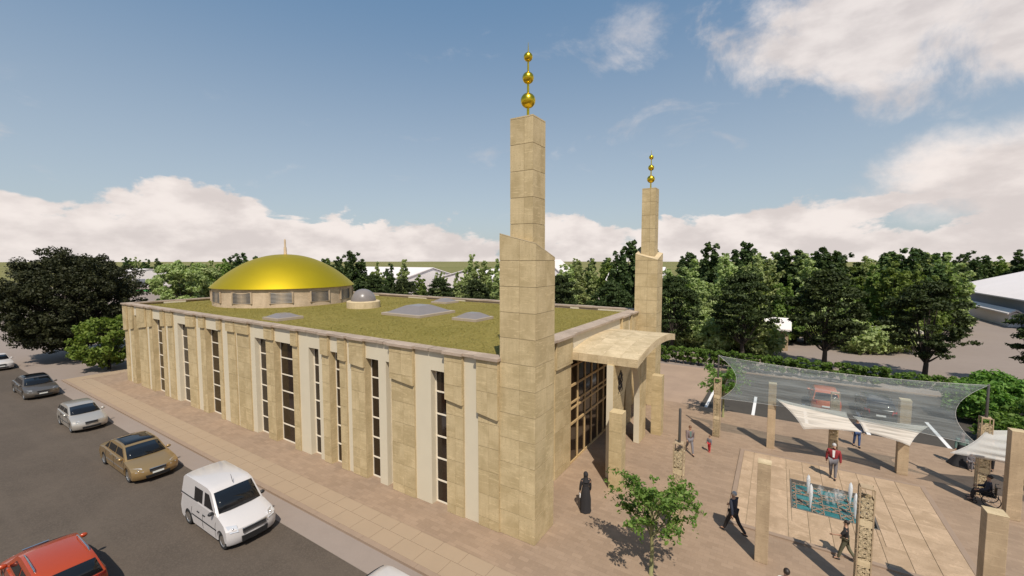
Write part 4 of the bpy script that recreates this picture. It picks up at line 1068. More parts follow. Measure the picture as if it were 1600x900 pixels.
RG = 'vehicles on the road beside the mosque'
CR = -0.105
make_car('parked_van', 'white high roofed van on the road, nearest to the camera of the row', 'paint_white', (-19.35, 8.2, CR), 0, L=4.45, W=1.86, H=1.96, wb=2.98, style='van', wr=.33, group=RG, front_off=.12, cat='van')
make_car('parked_car', 'gold long saloon car with black glass roof behind the white van', 'paint_gold', (-29.0, 8.08, CR), 0, L=5.5, W=1.92, H=1.52, wb=3.62, style='sedan', wr=.35, group=RG, roof='car_glass')
make_car('parked_car', 'silver compact car on the road between the gold and the grey saloon', 'paint_silver', (-39.6, 8.25, CR), 0, L=4.15, W=1.72, H=1.48, wb=2.55, style='hatch', group=RG)
make_car('parked_car', 'dark grey long saloon car near the small round tree', 'paint_graphite', (-52.4, 8.25, CR), 0, L=5.4, W=1.92, H=1.52, wb=3.55, style='sedan', wr=.35, group=RG, roof='car_glass')
make_car('parked_car', 'white car farthest along the road at the left edge', 'paint_white', (-68.0, 8.2, CR), 0, L=4.5, W=1.76, H=1.45, wb=2.6, style='sedan', group=RG)
make_car('parked_car', 'red estate car with silver roof rails at the bottom left corner', 'paint_red', (-20.45, 3.3, CR), pi, L=4.55, W=1.84, H=1.56, wb=2.7, style='hatch', wr=.34, group=RG, rails=True)
make_car('parked_car', 'white hatchback whose roof shows at the bottom edge of the road', 'paint_white', (-8.75, 8.2, CR), 0, L=4.2, W=1.72, H=1.46, wb=2.5, style='hatch', group=RG)
make_car('parked_car', 'red car parked in a bay behind the shade sail', 'paint_orange', (3.25, 39.3, -0.075), pi / 2, L=4.3, W=1.78, H=1.62, wb=2.6, style='hatch', wr=.33, group='cars in the bays behind the sails')
make_car('parked_car', 'black car parked in a bay behind the shade sail', 'paint_black', (6.2, 39.2, -0.075), pi / 2, L=4.6, W=1.84, H=1.52, wb=2.7, style='hatch', wr=.33, group='cars in the bays behind the sails')
make_car('parked_car', 'white car half hidden by the shrubs at the right edge', 'paint_white', (15.6, 42.6, -0.075), pi / 2 + .1, L=4.4, W=1.78, H=1.45, wb=2.6, style='sedan', group='cars in the bays behind the sails')

# ------------------------------------------------------------------ vegetation
def leaf_mesh(name, C, size, mat, rng, up=0.6, outward=None, aspect=0.55):
    """one rhombic, slightly folded leaf face per centre"""
    N = len(C); nrm = rng.normal(size=(N, 3)); nrm /= np.linalg.norm(nrm, axis=1, keepdims=True)
    nrm[:, 2] += up
    if outward is not None: nrm += outward
    nrm /= np.linalg.norm(nrm, axis=1, keepdims=True) + 1e-9
    u = np.cross(nrm, rng.normal(size=(N, 3))); u /= np.linalg.norm(u, axis=1, keepdims=True) + 1e-9
    w = np.cross(nrm, u)
    s = (size * rng.uniform(0.65, 1.35, N))[:, None]
    V_ = np.empty((N, 4, 3)); V_[:, 0] = C - u * s; V_[:, 2] = C + u * s - nrm * s * .25
    V_[:, 1] = C + w * s * aspect + nrm * s * .12; V_[:, 3] = C - w * s * aspect + nrm * s * .12
    me = bpy.data.meshes.new(name); me.vertices.add(4 * N); me.vertices.foreach_set('co', V_.reshape(-1))
    me.loops.add(4 * N); me.loops.foreach_set('vertex_index', np.arange(4 * N, dtype=np.int32))
    me.polygons.add(N); me.polygons.foreach_set('loop_start', np.arange(0, 4 * N, 4, dtype=np.int32))
    me.polygons.foreach_set('loop_total', np.full(N, 4, dtype=np.int32))
    me.materials.append(MATS[mat]); me.update(calc_edges=True); me.validate()
    return me
def scatter(clumps, n, rng, shell=0.55, flat=1.0):
    """leaf centres spread through clumps (x,y,z,r)"""
    cl = np.array(clumps); w = cl[:, 3] ** 2; idx = rng.choice(len(cl), n, p=w / w.sum())
    d = rng.normal(size=(n, 3)); d /= np.linalg.norm(d, axis=1, keepdims=True)
    r = cl[idx, 3] * (shell + (1 - shell) * rng.random(n)) * rng.uniform(.55, 1.08, n) ** .5
    d2 = d.copy(); d2[:, 2] *= flat
    return cl[idx, :3] + d2 * r[:, None], d
def limbs(m, base, tips, r0, rng, n=6, bend=.25):
    for tip in tips:
        b = np.array(base, float); t = np.array(tip, float); pts = []
        side = rng.normal(size=3) * bend
        for i in range(5):
            f = i / 4; pts.append(tuple(b + (t - b) * f + side * sin(pi * f) * .6 + np.array([0, 0, -.35 * np.linalg.norm(t[:2] - b[:2]) * f * (1 - f)])))
        m.tube(pts, [r0 * (1 - .8 * i / 4) for i in range(5)], n)

def proto_row(seed, H=10.0, R=3.35):
    """broad tree: short trunk, many rising limbs, layered sprays of fine leaf"""
    rng = np.random.default_rng(seed); cl = []
    for i in range(150):
        a = rng.uniform(0, 2 * pi); zf = rng.uniform(0, 1) ** .85; z = 2.7 + (H - 3.1) * zf
        rr = R * (sin(pi * min(1, .16 + .80 * zf)) ** .75) * sqrt(rng.uniform(.12, 1)) * rng.uniform(.82, 1.1)
        cl.append((rr * cos(a), rr * sin(a), z, rng.uniform(.45, .95)))
    C, d = scatter(cl, 15000, rng, .2, .42)
    tr = MB(); tr.tube([(0, 0, -.1), (.03, 0, .8), (0, .04, 1.7), (0, 0, 2.3)], [.30, .22, .19, .17], 9)
    tips = [(2.1 * cos(a), 2.1 * sin(a), rng.uniform(3.6, 6.2)) for a in np.linspace(0, 2 * pi, 9)[:-1] + rng.uniform(0, .5, 8)] + [(rng.uniform(-1, 1), rng.uniform(-1, 1), H - 1.6) for _ in range(4)]
    limbs(tr, (0, 0, 1.8), tips, .10, rng); limbs(tr, (0, 0, 2.2), [(c[0], c[1], c[2]) for c in cl[::9]], .05, rng, 5)
    return leaf_mesh('row_crown', C, .155, 'leaf_dark', rng, .7, d * .3, .5), tr.mesh('row_trunk', 'bark_dark')
def proto_spire(seed, mat, H=12.0, R=2.2, n=9000, size=.235):
    """tall irregular tree made of several leafy spires"""
    rng = np.random.default_rng(seed); cl = []; tr = MB(); tr.tube([(0, 0, -.1), (.1, 0, H * .35), (0, .1, H * .8)], [.24, .16, .05], 7); tips = []
    k = 6
    for s in range(k):
        a = 2 * pi * s / k + rng.uniform(-.4, .4); rr = rng.uniform(.35, 1.0) * R if s else 0; h = H * rng.uniform(.68, 1.0) if s else H
        x0, y0 = rr * cos(a), rr * sin(a); tips.append((x0, y0, h * .8)); z = rng.uniform(.6, 2.2)
        while z < h - .3:
            f = z / h; r = rng.uniform(.45, .95) * (1.15 - .75 * f ** 2)
            cl.append((x0 * (1 - .25 * f) + rng.normal() * .35, y0 * (1 - .25 * f) + rng.normal() * .35, z, r)); z += rng.uniform(.35, .75)
        cl.append((x0 * .75, y0 * .75, h - .35, .38))
    C, d = scatter(cl, n, rng, .55, 1.0); limbs(tr, (0, 0, H * .12), tips, .09, rng)
    return leaf_mesh('spire_crown', C, size, mat, rng, .35, d * .9, .62), tr.mesh('spire_trunk', 'bark_dark')
def proto_round(seed, mat, H, R, zc, rz, n, size, bark, nclump=120, trunk=.2, rc=(.5, 1.1), low=0.0, flat=.8):
    rng = np.random.default_rng(seed); cl = []
    for i in range(nclump):
        d = rng.normal(size=3); d /= np.linalg.norm(d); f = rng.uniform(.45, 1) ** .5
        p = d * np.array([R, R, rz]) * f * rng.uniform(.86, 1.06); p[2] += zc
        if p[2] < low: p[2] = low + rng.uniform(0, .5)
        cl.append((*p, rng.uniform(*rc)))
    C, d = scatter(cl, n, rng, .5, flat)
    tr = MB(); tr.tube([(0, 0, -.15), (.05, .02, zc * .35), (0, 0, zc * .7)], [trunk * 1.3, trunk, trunk * .7], 9)
    limbs(tr, (0, 0, zc * .45), [(c[0] * .85, c[1] * .85, c[2]) for c in cl[::6]], trunk * .45, rng)
    return leaf_mesh('round_crown', C, size, mat, rng, .45, d * .8, .58), tr.mesh('round_trunk', bark)
def plant(name, label, cat, proto, loc, rz=0.0, sc=1.0, group=None, szk=1.0):
    t = thing(name, label, cat, loc, rz, group); t.scale = (sc, sc, sc * szk)
    put('crown', proto[0], t); put('trunk', proto[1], t)
    return t

# sedum tufts on the roof: small leaves too many to count
rt = np.random.default_rng(77); TC = np.column_stack([rt.uniform(-50.0, -9.8, 60000), rt.uniform(14.2, 33.5, 60000), rt.uniform(6.865, 6.90, 60000)])
keep = np.hypot(TC[:, 0] + 42, TC[:, 1] - 24) > 6.3
for bx_, by_, br_ in ((-23.6, 23.9, 2.05), (-18.1, 23.6, 1.1), (-29.6, 16.6, 1.0), (-27.5, 31.4, 1.0), (-31.0, 24.6, 1.45)): keep &= (np.abs(TC[:, 0] - bx_) > br_) | (np.abs(TC[:, 1] - by_) > br_)
tag(put('turf_tufts', leaf_mesh('turf_tufts', TC[keep], .034, 'leaf_turf', rt, 3.0, None, .7), mosque), kind='stuff')
rowp = [proto_row(3), proto_row(14), proto_row(29)]
GZ = -0.11
ROW = [(-66.5, 55, 8.6, 'dark broad tree in the row behind the roof, just right of the dome'), (-57, 54, 8.2, 'dark broad tree in the row above the small glass dome on the roof'),
       (-47.5, 53, 8.4, 'dark broad tree in the row above the large roof skylight'), (-40, 53, 8.3, 'dark broad tree in the row just left of the near minaret'),
       (-32.8, 53, 8.6, 'dark broad tree hidden mostly behind the near minaret'), (-25.4, 53, 9.3, 'dark broad tree in the row just right of the near minaret'),
       (-18, 53, 8.6, 'dark broad tree in the row just left of the far minaret'), (-10.6, 53, 9.6, 'dark broad tree behind the canopy, just right of the far minaret'),
       (-3.1, 53, 10.0, 'dark broad tree with forked trunk behind the left end of the sail'), (4.3, 53, 10.4, 'dark broad tree with forked trunk behind the red parked car'),
       (11.7, 52.6, 9.6, 'dark broad tree with forked trunk in front of the pergola'), (19.7, 53, 8.3, 'dark broad tree at the right edge before the blue grey hall')]
for i, (x_, y_, h_, lb) in enumerate(ROW): plant('broad_tree', lb, 'tree', rowp[i % 3], (x_, y_, GZ), i * 1.7, h_ / 10.0, 'row of dark broad trees')

sp = {'l': [proto_spire(s, 'leaf_light') for s in (41, 42, 43)], 'd': [proto_spire(s, 'leaf_deep', R=1.6, n=8000) for s in (51, 52, 53)],
      'm': [proto_spire(s, 'leaf_mid', R=2.6, n=10000, size=.22) for s in (61, 62)],
      's': [proto_round(71, 'leaf_light', 4, 1.9, 2.0, 1.9, 1900, .22, 'bark_dark', 50, .08), proto_round(72, 'leaf_light', 4, 2.1, 1.9, 1.8, 1900, .22, 'bark_dark', 50, .08)],
      'b': [proto_round(81, 'leaf_light', 10, 5.4, 6.0, 5.2, 11000, .26, 'bark_dark', 130, .22)]}
HT = {'l': 12.0, 'd': 12.0, 'm': 12.0, 's': 3.9, 'b': 11.2}
NAME = {'l': ('pale_tree', 'pale green leafy tree'), 'd': ('dark_tree', 'slender dark green tree'), 'm': ('green_tree', 'full mid green tree'), 's': ('pale_shrub', 'pale green shrub'), 'b': ('bushy_tree', 'wide bushy green tree')}
WHERE = {'R': 'in the wood behind the car park', 'M': 'behind the mosque roof', 'L': 'left of the dome beyond the mosque', 'F': 'far off on the skyline'}
BG = [(-12.8, 60.7, 10, 'l', 'R'), (-10.2, 65.2, 11.4, 'l', 'R'), (-9.3, 71.4, 13.9, 'd', 'R'), (-6.4, 65.7, 11.9, 'l', 'R'), (-4.6, 73.9, 14, 'd', 'R'), (-2.6, 66, 11.9, 'l', 'R'), (-1, 68, 11.4, 'l', 'R'), (0.6, 72, 12.8, 'd', 'R'), (2.2, 70, 12.6, 'd', 'R'), (3.4, 67.9, 11.4, 'l', 'R'), (5.3, 75.8, 13.1, 'd', 'R'), (6.9, 75.7, 12.5, 'd', 'R'), (9.5, 83.5, 12.3, 'd', 'R'), (11.9, 89.2, 11.9, 'l', 'R'), (14.1, 82.8, 12.5, 'd', 'R'), (15.3, 82.6, 12.9, 'd', 'R'), (16.8, 84.4, 13, 'd', 'R'), (19.3, 90, 12.4, 'l', 'R'), (20.4, 89.7, 11.9, 'd', 'R'), (22.6, 93.3, 12, 'l', 'R'), (37.5, 145.2, 12.7, 'd', 'R'), (42, 154.4, 13.6, 'd', 'R'), (45.5, 158.6, 12.5, 'd', 'R'), (50.7, 157, 13.9, 'd', 'R'), (49.1, 162.7, 12.3, 'm', 'R'), (10.9, 75.2, 10.6, 'm', 'R'), (12.8, 72.9, 11, 'm', 'R'), (9.1, 77.5, 10.3, 'm', 'R'), (15.7, 76.4, 10.6, 'm', 'R'), (20.9, 89.6, 9.7, 'm', 'R'), (-8.2, 59.4, 8.3, 'l', 'R'), (-4.6, 60.8, 7.9, 'l', 'R'), (-10.5, 56, 5.9, 'l', 'R'), (1.3, 66, 9.1, 'm', 'R'), (7.2, 69.6, 8.3, 'l', 'R'), (-10.9, 56.5, 3.5, 's', 'R'), (-9.5, 57.2, 3.3, 's', 'R'), (-8, 57.3, 3.4, 's', 'R'), (-6.3, 55.7, 4.2, 's', 'R'), (-5, 58.1, 3.8, 's', 'R'), (-3.4, 58.2, 4.5, 's', 'R'), (-1.8, 57.1, 4.5, 's', 'R'), (7.7, 67.7, 3, 's', 'R'), (8.6, 65.5, 3.7, 's', 'R'), (11.4, 66.2, 3.1, 's', 'R'), (12.8, 67.9, 3.8, 's', 'R'), (-22.3, 76.8, 14.8, 'd', 'M'), (-22.4, 70.5, 12.9, 'd', 'M'), (-27, 77.4, 11.6, 'm', 'M'), (-31.4, 80.1, 11.4, 'l', 'M'), (-32.3, 75.4, 11.2, 'l', 'M'), (-33.1, 70.6, 10.5, 'l', 'M'), (-18.9, 73.6, 14.2, 'd', 'M'), (-56.3, 72.7, 12.5, 'l', 'M'), (-51.6, 71.3, 11.1, 'l', 'M'), (-47.2, 69.5, 11.5, 'l', 'M'), (-54.7, 66.4, 8.8, 'l', 'M'), (-58.4, 65.8, 8.8, 'l', 'M'), (-63.1, 64.2, 8.2, 'm', 'M'), (-71.1, 67.4, 11.4, 'l', 'M'), (-73.2, 65.2, 10.6, 'd', 'M'), (-79.4, 67.2, 10.9, 'l', 'M'), (-84.9, 63.5, 13.4, 'd', 'M'), (-85.2, 66.4, 13, 'd', 'M'), (-91.2, 65.1, 12.2, 'd', 'M'), (-97.4, 66.6, 11.5, 'm', 'M'), (-77.2, 63.6, 8.4, 'm', 'M'), (-38.4, 70.2, 10, 'm', 'M'), (-110.1, 52.5, 13, 'd', 'L'), (-116.4, 53.2, 12.4, 'd', 'L'), (-113.6, 49.8, 11.6, 'm', 'L'), (-125.8, 51.8, 11.2, 'l', 'L'), (-132.7, 50.4, 10.7, 'd', 'L'), (-105.4, 38, 11.3, 'b', 'L'), (-108.2, 41.8, 10.3, 'b', 'L'), (-237.8, 77, 12.2, 'd', 'L'), (-251.5, 73.4, 12.8, 'l', 'L'), (-255.4, 70.8, 12.8, 'd', 'L'), (-248.6, 76.2, 11.9, 'd', 'L'), (-105.4, 53.1, 12.2, 'd', 'L'), (-102.5, 54.2, 11.3, 'm', 'L'), (-104.6, 58.8, 11.5, 'd', 'L'), (-102.5, 62.5, 11.8, 'd', 'L'), (-102.6, 66, 11.5, 'm', 'L'), (-109.4, 44.3, 9.1, 'm', 'L'), (-104.9, 44.7, 8.5, 'l', 'L'), (-259.7, 73.9, 12.2, 'm', 'L'), (18.4, 107.6, 12, 'l', 'F'), (-15.7, 133.2, 13.7, 'l', 'F'), (24.4, 107.2, 12.5, 'd', 'F'), (27, 118.1, 12, 'l', 'F'), (-12.3, 133.5, 13.3, 'm', 'F'), (-4, 115.8, 13, 'l', 'F'), (-5.9, 114.8, 11.9, 'l', 'F'), (11.9, 125.7, 13.1, 'd', 'F'), (21.1, 117.6, 12.5, 'm', 'F'), (4.8, 110.2, 12.7, 'l', 'F'), (25.3, 112.9, 12.3, 'm', 'F'), (-0.4, 122.4, 13.3, 'l', 'F'), (17, 122.5, 11.6, 'l', 'F'), (20.5, 131.3, 11.7, 'd', 'F'), (8, 131.5, 13, 'm', 'F'), (-16.5, 126.4, 12.1, 'd', 'F'), (-22.3, 131.5, 13.6, 'd', 'F'), (7, 115.7, 12.9, 'd', 'F'), (25.6, 118.6, 12.5, 'd', 'F'), (-4, 128.9, 12.4, 'd', 'F'), (25.6, 106.8, 12.7, 'm', 'F'), (-21.6, 125.4, 13, 'd', 'F'), (4.3, 117.6, 13.1, 'l', 'F'), (19.6, 113.3, 12.6, 'l', 'F'), (-128.6, 74.2, 11.8, 'l', 'F'), (-74.2, 170.7, 11.8, 'l', 'F'), (-64.3, 162.2, 12.1, 'd', 'F'), (-131.1, 63.4, 11.4, 'm', 'F'), (-61.5, 172.8, 12.4, 'd', 'F'), (-43.8, 136.3, 11.4, 'd', 'F'), (-52, 149.4, 11.6, 'd', 'F'), (-75.9, 171.8, 12.2, 'l', 'F'), (-70.6, 139.4, 12.1, 'd', 'F'), (-52.2, 148.5, 11.6, 'm', 'F'), (-152, 102.8, 11.6, 'd', 'F'), (-123.8, 84.6, 11.9, 'd', 'F')]
ORD = 'first second third fourth fifth sixth seventh eighth ninth tenth eleventh twelfth thirteenth fourteenth fifteenth sixteenth seventeenth eighteenth'.split()
rb = random.Random(11)
for i, (x_, y_, h_, ty, rg) in enumerate(BG):
    nm, lb = NAME[ty]; key = (ty, rg)
    if True:                                                       # count the look-alikes of a place from the left
        same = sorted((b for b in BG if (b[3], b[4]) == key), key=lambda b: math.atan2(b[0], b[1])); n_ = same.index((x_, y_, h_, ty, rg))
        lb2 = '%s %s from the left %s' % (ORD[n_], lb, WHERE[rg] if ty != 's' else 'at the foot of the wood')
    k = h_ / HT[ty]; wk = rb.uniform(.95, 1.25) if rg != 'F' else 1.4
    t = plant(nm, lb2, 'shrub' if ty == 's' else 'tree', sp[ty][i % len(sp[ty])], (x_, y_, GZ), rb.uniform(0, 6.28), k, ('%s trees %s' % (nm.split('_')[0], WHERE[rg])) if ty != 's' else 'pale shrubs before the wood')
    t.scale = (k * wk, k * wk, k)

big = proto_round(91, 'leaf_big_tree', 12.3, 6.5, 6.4, 5.9, 85000, .125, 'bark_dark', 900, .42, (.4, .95), 1.0, .7)
plant('big_tree', 'huge dark rounded tree at the left beside the road', 'tree', big, (-67.4, 13.9, GZ), .4)
bush = proto_round(95, 'leaf_bush', 5.5, 2.75, 2.85, 2.55, 6500, .16, 'bark_dark', 130, .13, (.3, .6), .5, .9)
plant('round_tree', 'small bright green rounded tree in front of the huge dark tree', 'tree', bush, (-57.6, 14.2, GZ), .2)

def young_tree(seed, H=3.9):
    """slender stem, a few bare branches and loose drooping sprays"""
    rng = np.random.default_rng(seed); tr = MB(); tr.tube([(0, 0, -.05), (.02, 0, .9), (-.03, .02, 1.8), (.02, 0, 2.7)], [.075, .062, .05, .03], 8)
    C = []; D = []
    for b in range(22):
        a = b * 2.4 + rng.uniform(-.3, .3); z0 = rng.uniform(1.2, 2.6); L_ = rng.uniform(.8, 1.75) * (1 if z0 < 2.2 else .8)
        tip = np.array([L_ * cos(a), L_ * sin(a), min(H - .3, z0 + rng.uniform(.25, 1.25))]); base = np.array([0, 0, z0]); pts = []
        for i in range(6):
            f = i / 5; p = base + (tip - base) * f + np.array([0, 0, .22 * sin(pi * f)]); pts.append(tuple(p))
        tr.tube(pts, [.028, .022, .016, .012, .008, .004], 5)
        for s in range(12):                                     # fronds along the outer branch
            f = rng.uniform(.35, 1.05); p = base + (tip - base) * f + np.array([0, 0, .2]); dd = rng.normal(size=3); dd[2] = dd[2] * .3 - .12; dd /= np.linalg.norm(dd); fl = rng.uniform(.25, .52)
            for q in range(12):
                g_ = q / 11; C.append(p + dd * fl * g_ + np.array([0, 0, -.22 * fl * g_ * g_]) + rng.normal(size=3) * .035); D.append(dd * .2)
    return leaf_mesh('young_crown', np.array(C), .075, 'leaf_young', rng, .9, np.array(D), .5), tr.mesh('young_trunk', 'bark_green')
yt = young_tree(5); yt2 = young_tree(9)
plant('young_tree', 'young leafy tree with thin green stem in front of the entrance', 'tree', yt, (-3.42, 14.6, 0), .5, 1.02, 'young plaza trees')
plant('young_tree', 'young leafy tree behind the lattice screen at the left end of the sail', 'tree', yt2, (-2.95, 32.6, 0), 2.0, 1.05, 'young plaza trees')

def hedge(name, label, x0, x1, y0, y1, h, seed, n):
    rng = np.random.default_rng(seed); cl = []; L_ = x1 - x0
    m = int(L_ / .32)
    for i in range(m):
        for r in range(3):
            cl.append((x0 + L_ * (i + rng.random()) / m, y0 + (y1 - y0) * rng.random(), h * (.30 + .26 * r) + rng.normal() * .05, rng.uniform(.22, .36)))
    C, d = scatter(cl, n, rng, .6, .9); base = np.array([(x0 + x1) / 2, (y0 + y1) / 2, 0])
    t = thing(name, label, 'hedge', (base[0], base[1], GZ))
    put('foliage', leaf_mesh('hedge_foliage', C - base, .105, 'leaf_hedge', rng, .4, d * .9, .6), t)
    st = MB()
    for i in range(int(L_ / .75)):
        xx = x0 - base[0] + .75 * i + .3
        for k in range(2): st.tube([(xx, (k - .5) * .3, 0), (xx + rng.normal() * .05, (k - .5) * .4, h * .55)], [.045, .025], 5)
    st.build('stems', 'bark_dark', t)
    return t
hedge('hedge', 'tall clipped green hedge along the back of the car park', -10.9, 8.4, 47.5, 48.5, 1.95, 7, 19000)
hedge('hedge', 'lower green hedge continuing to the right behind the sail', 8.6, 17.5, 49.3, 50.2, 1.2, 8, 6000)
shr = [proto_round(101, 'leaf_hedge', 2.6, 1.5, 1.25, 1.15, 3800, .13, 'bark_dark', 70, .06, (.25, .5), .25), proto_round(102, 'leaf_hedge', 2.6, 1.6, 1.2, 1.1, 3800, .13, 'bark_dark', 70, .06, (.25, .5), .25)]
for i, (x_, y_, s_, lb) in enumerate(((12.0, 41.3, 1.15, 'round green shrub behind the lattice screen, left of the white car'), (14.2, 39.6, 1.05, 'round green shrub at the right edge in front of the white car'),
                                      (14.0, 45.0, 1.2, 'round green shrub at the right edge behind the white car'), (11.9, 36.6, .85, 'low green shrub at the right end of the shade sail'))):
    plant('shrub', lb, 'shrub', shr[i % 2], (x_, y_, -0.08), i * 1.3, s_, 'shrubs at the right end of the car park')

# ------------------------------------------------------------------ people
def skin_obj(name, J, E, mat, parent, root, sub=1):
    """J: {joint: (position, radius)}, E: edges; a skin surface grown on the joints"""
    keys = list(J); me = bpy.data.meshes.new(name); me.from_pydata([J[k][0] for k in keys], [(keys.index(a), keys.index(b)) for a, b in E], []); me.materials.append(MATS[mat])
    o = put(name, me, parent); md = o.modifiers.new('skin', 'SKIN'); md.use_smooth_shade = True
    for i, k in enumerate(keys):
        r = J[k][1]; sv = me.skin_vertices[0].data[i]; sv.radius = r if hasattr(r, '__len__') else (r, r); sv.use_root = (k == root)
    sb = o.modifiers.new('smooth', 'SUBSURF'); sb.levels = sub; sb.render_levels = sub
    return o

def figure(label, loc, face, h=1.75, top=('jacket', 'cloth_navy'), legs='cloth_black', shoe='leather_black', hair='hair_dark', walk=0.0, arm=(.1, .1), elbow=(.2, .2), seated=False, skirt=None, scarf=None, shirt=None, hold=None, girth=1.0, short=False, bald=False, base=0.0):
    """local +X is where the person looks; arm/elbow: swing of left and right arm"""
    t = thing('person', label, 'person', (*loc, base), face); s = h / 1.75
    V3 = lambda x, y, z: (x * s, y * s, z * s)
    J = {}; G_ = girth
    hipz = .92 if not seated else .55
    dz = hipz - .92
    J['pelvis'] = (V3(0, 0, hipz + .03), (.115 * s * G_, .145 * s * G_)); J['waist'] = (V3(0, 0, 1.10 + dz), (.10 * s * G_, .13 * s * G_)); J['chest'] = (V3(.01, 0, 1.32 + dz), (.115 * s * G_, .155 * s * G_))
    J['neck'] = (V3(.0, 0, 1.475 + dz), .052 * s); J['jaw'] = (V3(.025, 0, 1.575 + dz), (.072 * s, .062 * s)); J['brow'] = (V3(.012, 0, 1.665 + dz), (.088 * s, .074 * s)); J['crown'] = (V3(0, 0, 1.735 + dz), (.05 * s, .045 * s))
    E = [('pelvis', 'waist'), ('waist', 'chest'), ('chest', 'neck'), ('neck', 'jaw'), ('jaw', 'brow'), ('brow', 'crown')]
    hands = []
    for i, (n_, sg) in enumerate((('l', 1), ('r', -1))):
        a, e = arm[i], elbow[i]; S0 = (0, sg * .185 * G_, 1.42 + dz)
        E0 = (S0[0] + .29 * sin(a), S0[1] + sg * .05, S0[2] - .29 * cos(a)); W0 = (E0[0] + .25 * sin(a + e), E0[1] + sg * .01, E0[2] - .25 * cos(a + e)); H0 = (W0[0] + .07 * sin(a + e), W0[1], W0[2] - .07 * cos(a + e))
        J['sh' + n_] = (V3(*S0), .058 * s); J['el' + n_] = (V3(*E0), .043 * s); J['wr' + n_] = (V3(*W0), .028 * s); J['ha' + n_] = (V3(*H0), (.022 * s, .038 * s))
        E += [('chest', 'sh' + n_), ('sh' + n_, 'el' + n_), ('el' + n_, 'wr' + n_), ('wr' + n_, 'ha' + n_)]; hands.append((H0, a + e, sg))
        w = walk * (1 if i == 0 else -1); K = (.44 * sin(w), sg * .095, hipz - .44 * cos(w)); b = w - (.10 + .75 * max(0, -w) if walk else .03); A_ = (K[0] + .42 * sin(b), sg * .09, K[2] - .42 * cos(b))
        if seated: K = (.44, sg * .10, hipz + .02); A_ = (.52, sg * .10, hipz - .40)
        if not seated: A_ = (A_[0], A_[1], max(.075, A_[2]))
        J['hip' + n_] = (V3(0, sg * .085 * G_, hipz), .088 * s * G_); J['kn' + n_] = (V3(*K), .058 * s); J['an' + n_] = (V3(*A_), .040 * s); J['toe' + n_] = (V3(A_[0] + .15, A_[1] + sg * .02, max(.035, A_[2] - .045)), (.032 * s, .04 * s))
        E += [('pelvis', 'hip' + n_), ('hip' + n_, 'kn' + n_), ('kn' + n_, 'an' + n_), ('an' + n_, 'toe' + n_)]
    skin_obj('body', J, E, 'skin', t, 'pelvis')
    for n_, (H0, an, sg) in zip('lr', hands):                       # five fingers closing a little
        m = MB(); f = Vector((sin(an), 0, -cos(an))); inn = Vector((cos(an), 0, sin(an)))
        for q, (o, L_) in enumerate(((-.027, .072), (-.009, .085), (.009, .08), (.026, .062))):
            p = Vector(H0) + Vector((0, 0, 0)) + inn * o; k1 = p + f * L_ * .55; k2 = k1 + f * L_ * .4 + Vector((0, -sg * .018, 0)); m.tube([p * s, k1 * s, k2 * s], [.010 * s, .009 * s, .007 * s], 5)
        p = Vector(H0) - f * .03 + inn * .025; m.tube([p * s, (p + inn * .035 + f * .025) * s, (p + inn * .045 + f * .055) * s], [.012 * s, .010 * s, .008 * s], 5)
        m.build('fingers', 'skin', t)
    hz = 1.66 + dz
    fc = MB(); fc.sphere(V3(.105, 0, hz - .035), .016 * s, 8, 6, sc=(1.2, .8, 1.5)); fc.build('nose', 'skin', t)
    for sg in (-1, 1): MB().sphere(V3(.083, sg * .030, hz - .005), .011 * s, 8, 6).build('eye', 'hair_dark', t); MB().sphere(V3(0, sg * .076, hz - .02), .026 * s, 8, 6, sc=(.8, .4, 1.2)).build('ear', 'skin', t)
    MB().box(*[q * s for q in (.078, .092, -.022, .022, hz - .090, hz - .080)]).build('mouth', 'cloth_crimson', t)
    if scarf:
        m = MB(); m.sphere(V3(-.005, 0, hz + .005), .118 * s, 16, 12, sc=(1.0, .88, 1.12)); sc_ = m.build('scarf', scarf, t)
        MB().lathe([(.155 * s, (1.36 + dz) * s), (.11 * s, (1.46 + dz) * s), (.088 * s, (1.58 + dz) * s)], -.005, 0, 14).build('scarf_drape', scarf, sc_)
    elif not bald:
        m = MB(); m.sphere(V3(-.022, 0, hz + .028), .104 * s, 14, 10, sc=(.98, .86, .92)); m.build('hair', hair, t)
    # clothes: the same joints, a little fuller
    def wear(nm, mat, keys, grow, sub_edges, root, over=None):
        JJ = {k: (J[k][0] if not over or k not in over else over[k], tuple(v + grow * s for v in (J[k][1] if hasattr(J[k][1], '__len__') else (J[k][1],) * 2))) for k in keys}
        return skin_obj(nm, JJ, sub_edges, mat, t, root)
    J['collar'] = (V3(.0, 0, 1.455 + dz), .066 * s)
    tk = ['pelvis', 'waist', 'chest', 'collar', 'shl', 'shr', 'ell', 'elr'] + ([] if short else ['wrl', 'wrr']); te = [('pelvis', 'waist'), ('waist', 'chest'), ('chest', 'collar'), ('chest', 'shl'), ('chest', 'shr'), ('shl', 'ell'), ('shr', 'elr')] + ([] if short else [('ell', 'wrl'), ('elr', 'wrr')])
    wear(top[0], top[1], tk, .022 if top[0] == 'jacket' else .018, te, 'pelvis')
    if shirt: MB().add([V3(.128 * G_, -.035, 1.13 + dz), V3(.128 * G_, .035, 1.13 + dz), V3(.085, .055, 1.46 + dz), V3(.085, -.055, 1.46 + dz), V3(.06, 0, 1.46 + dz), V3(.06, 0, 1.13 + dz)], [(0, 1, 2, 3), (1, 5, 4, 2), (5, 0, 3, 4)]).build('shirt_front', shirt, t)
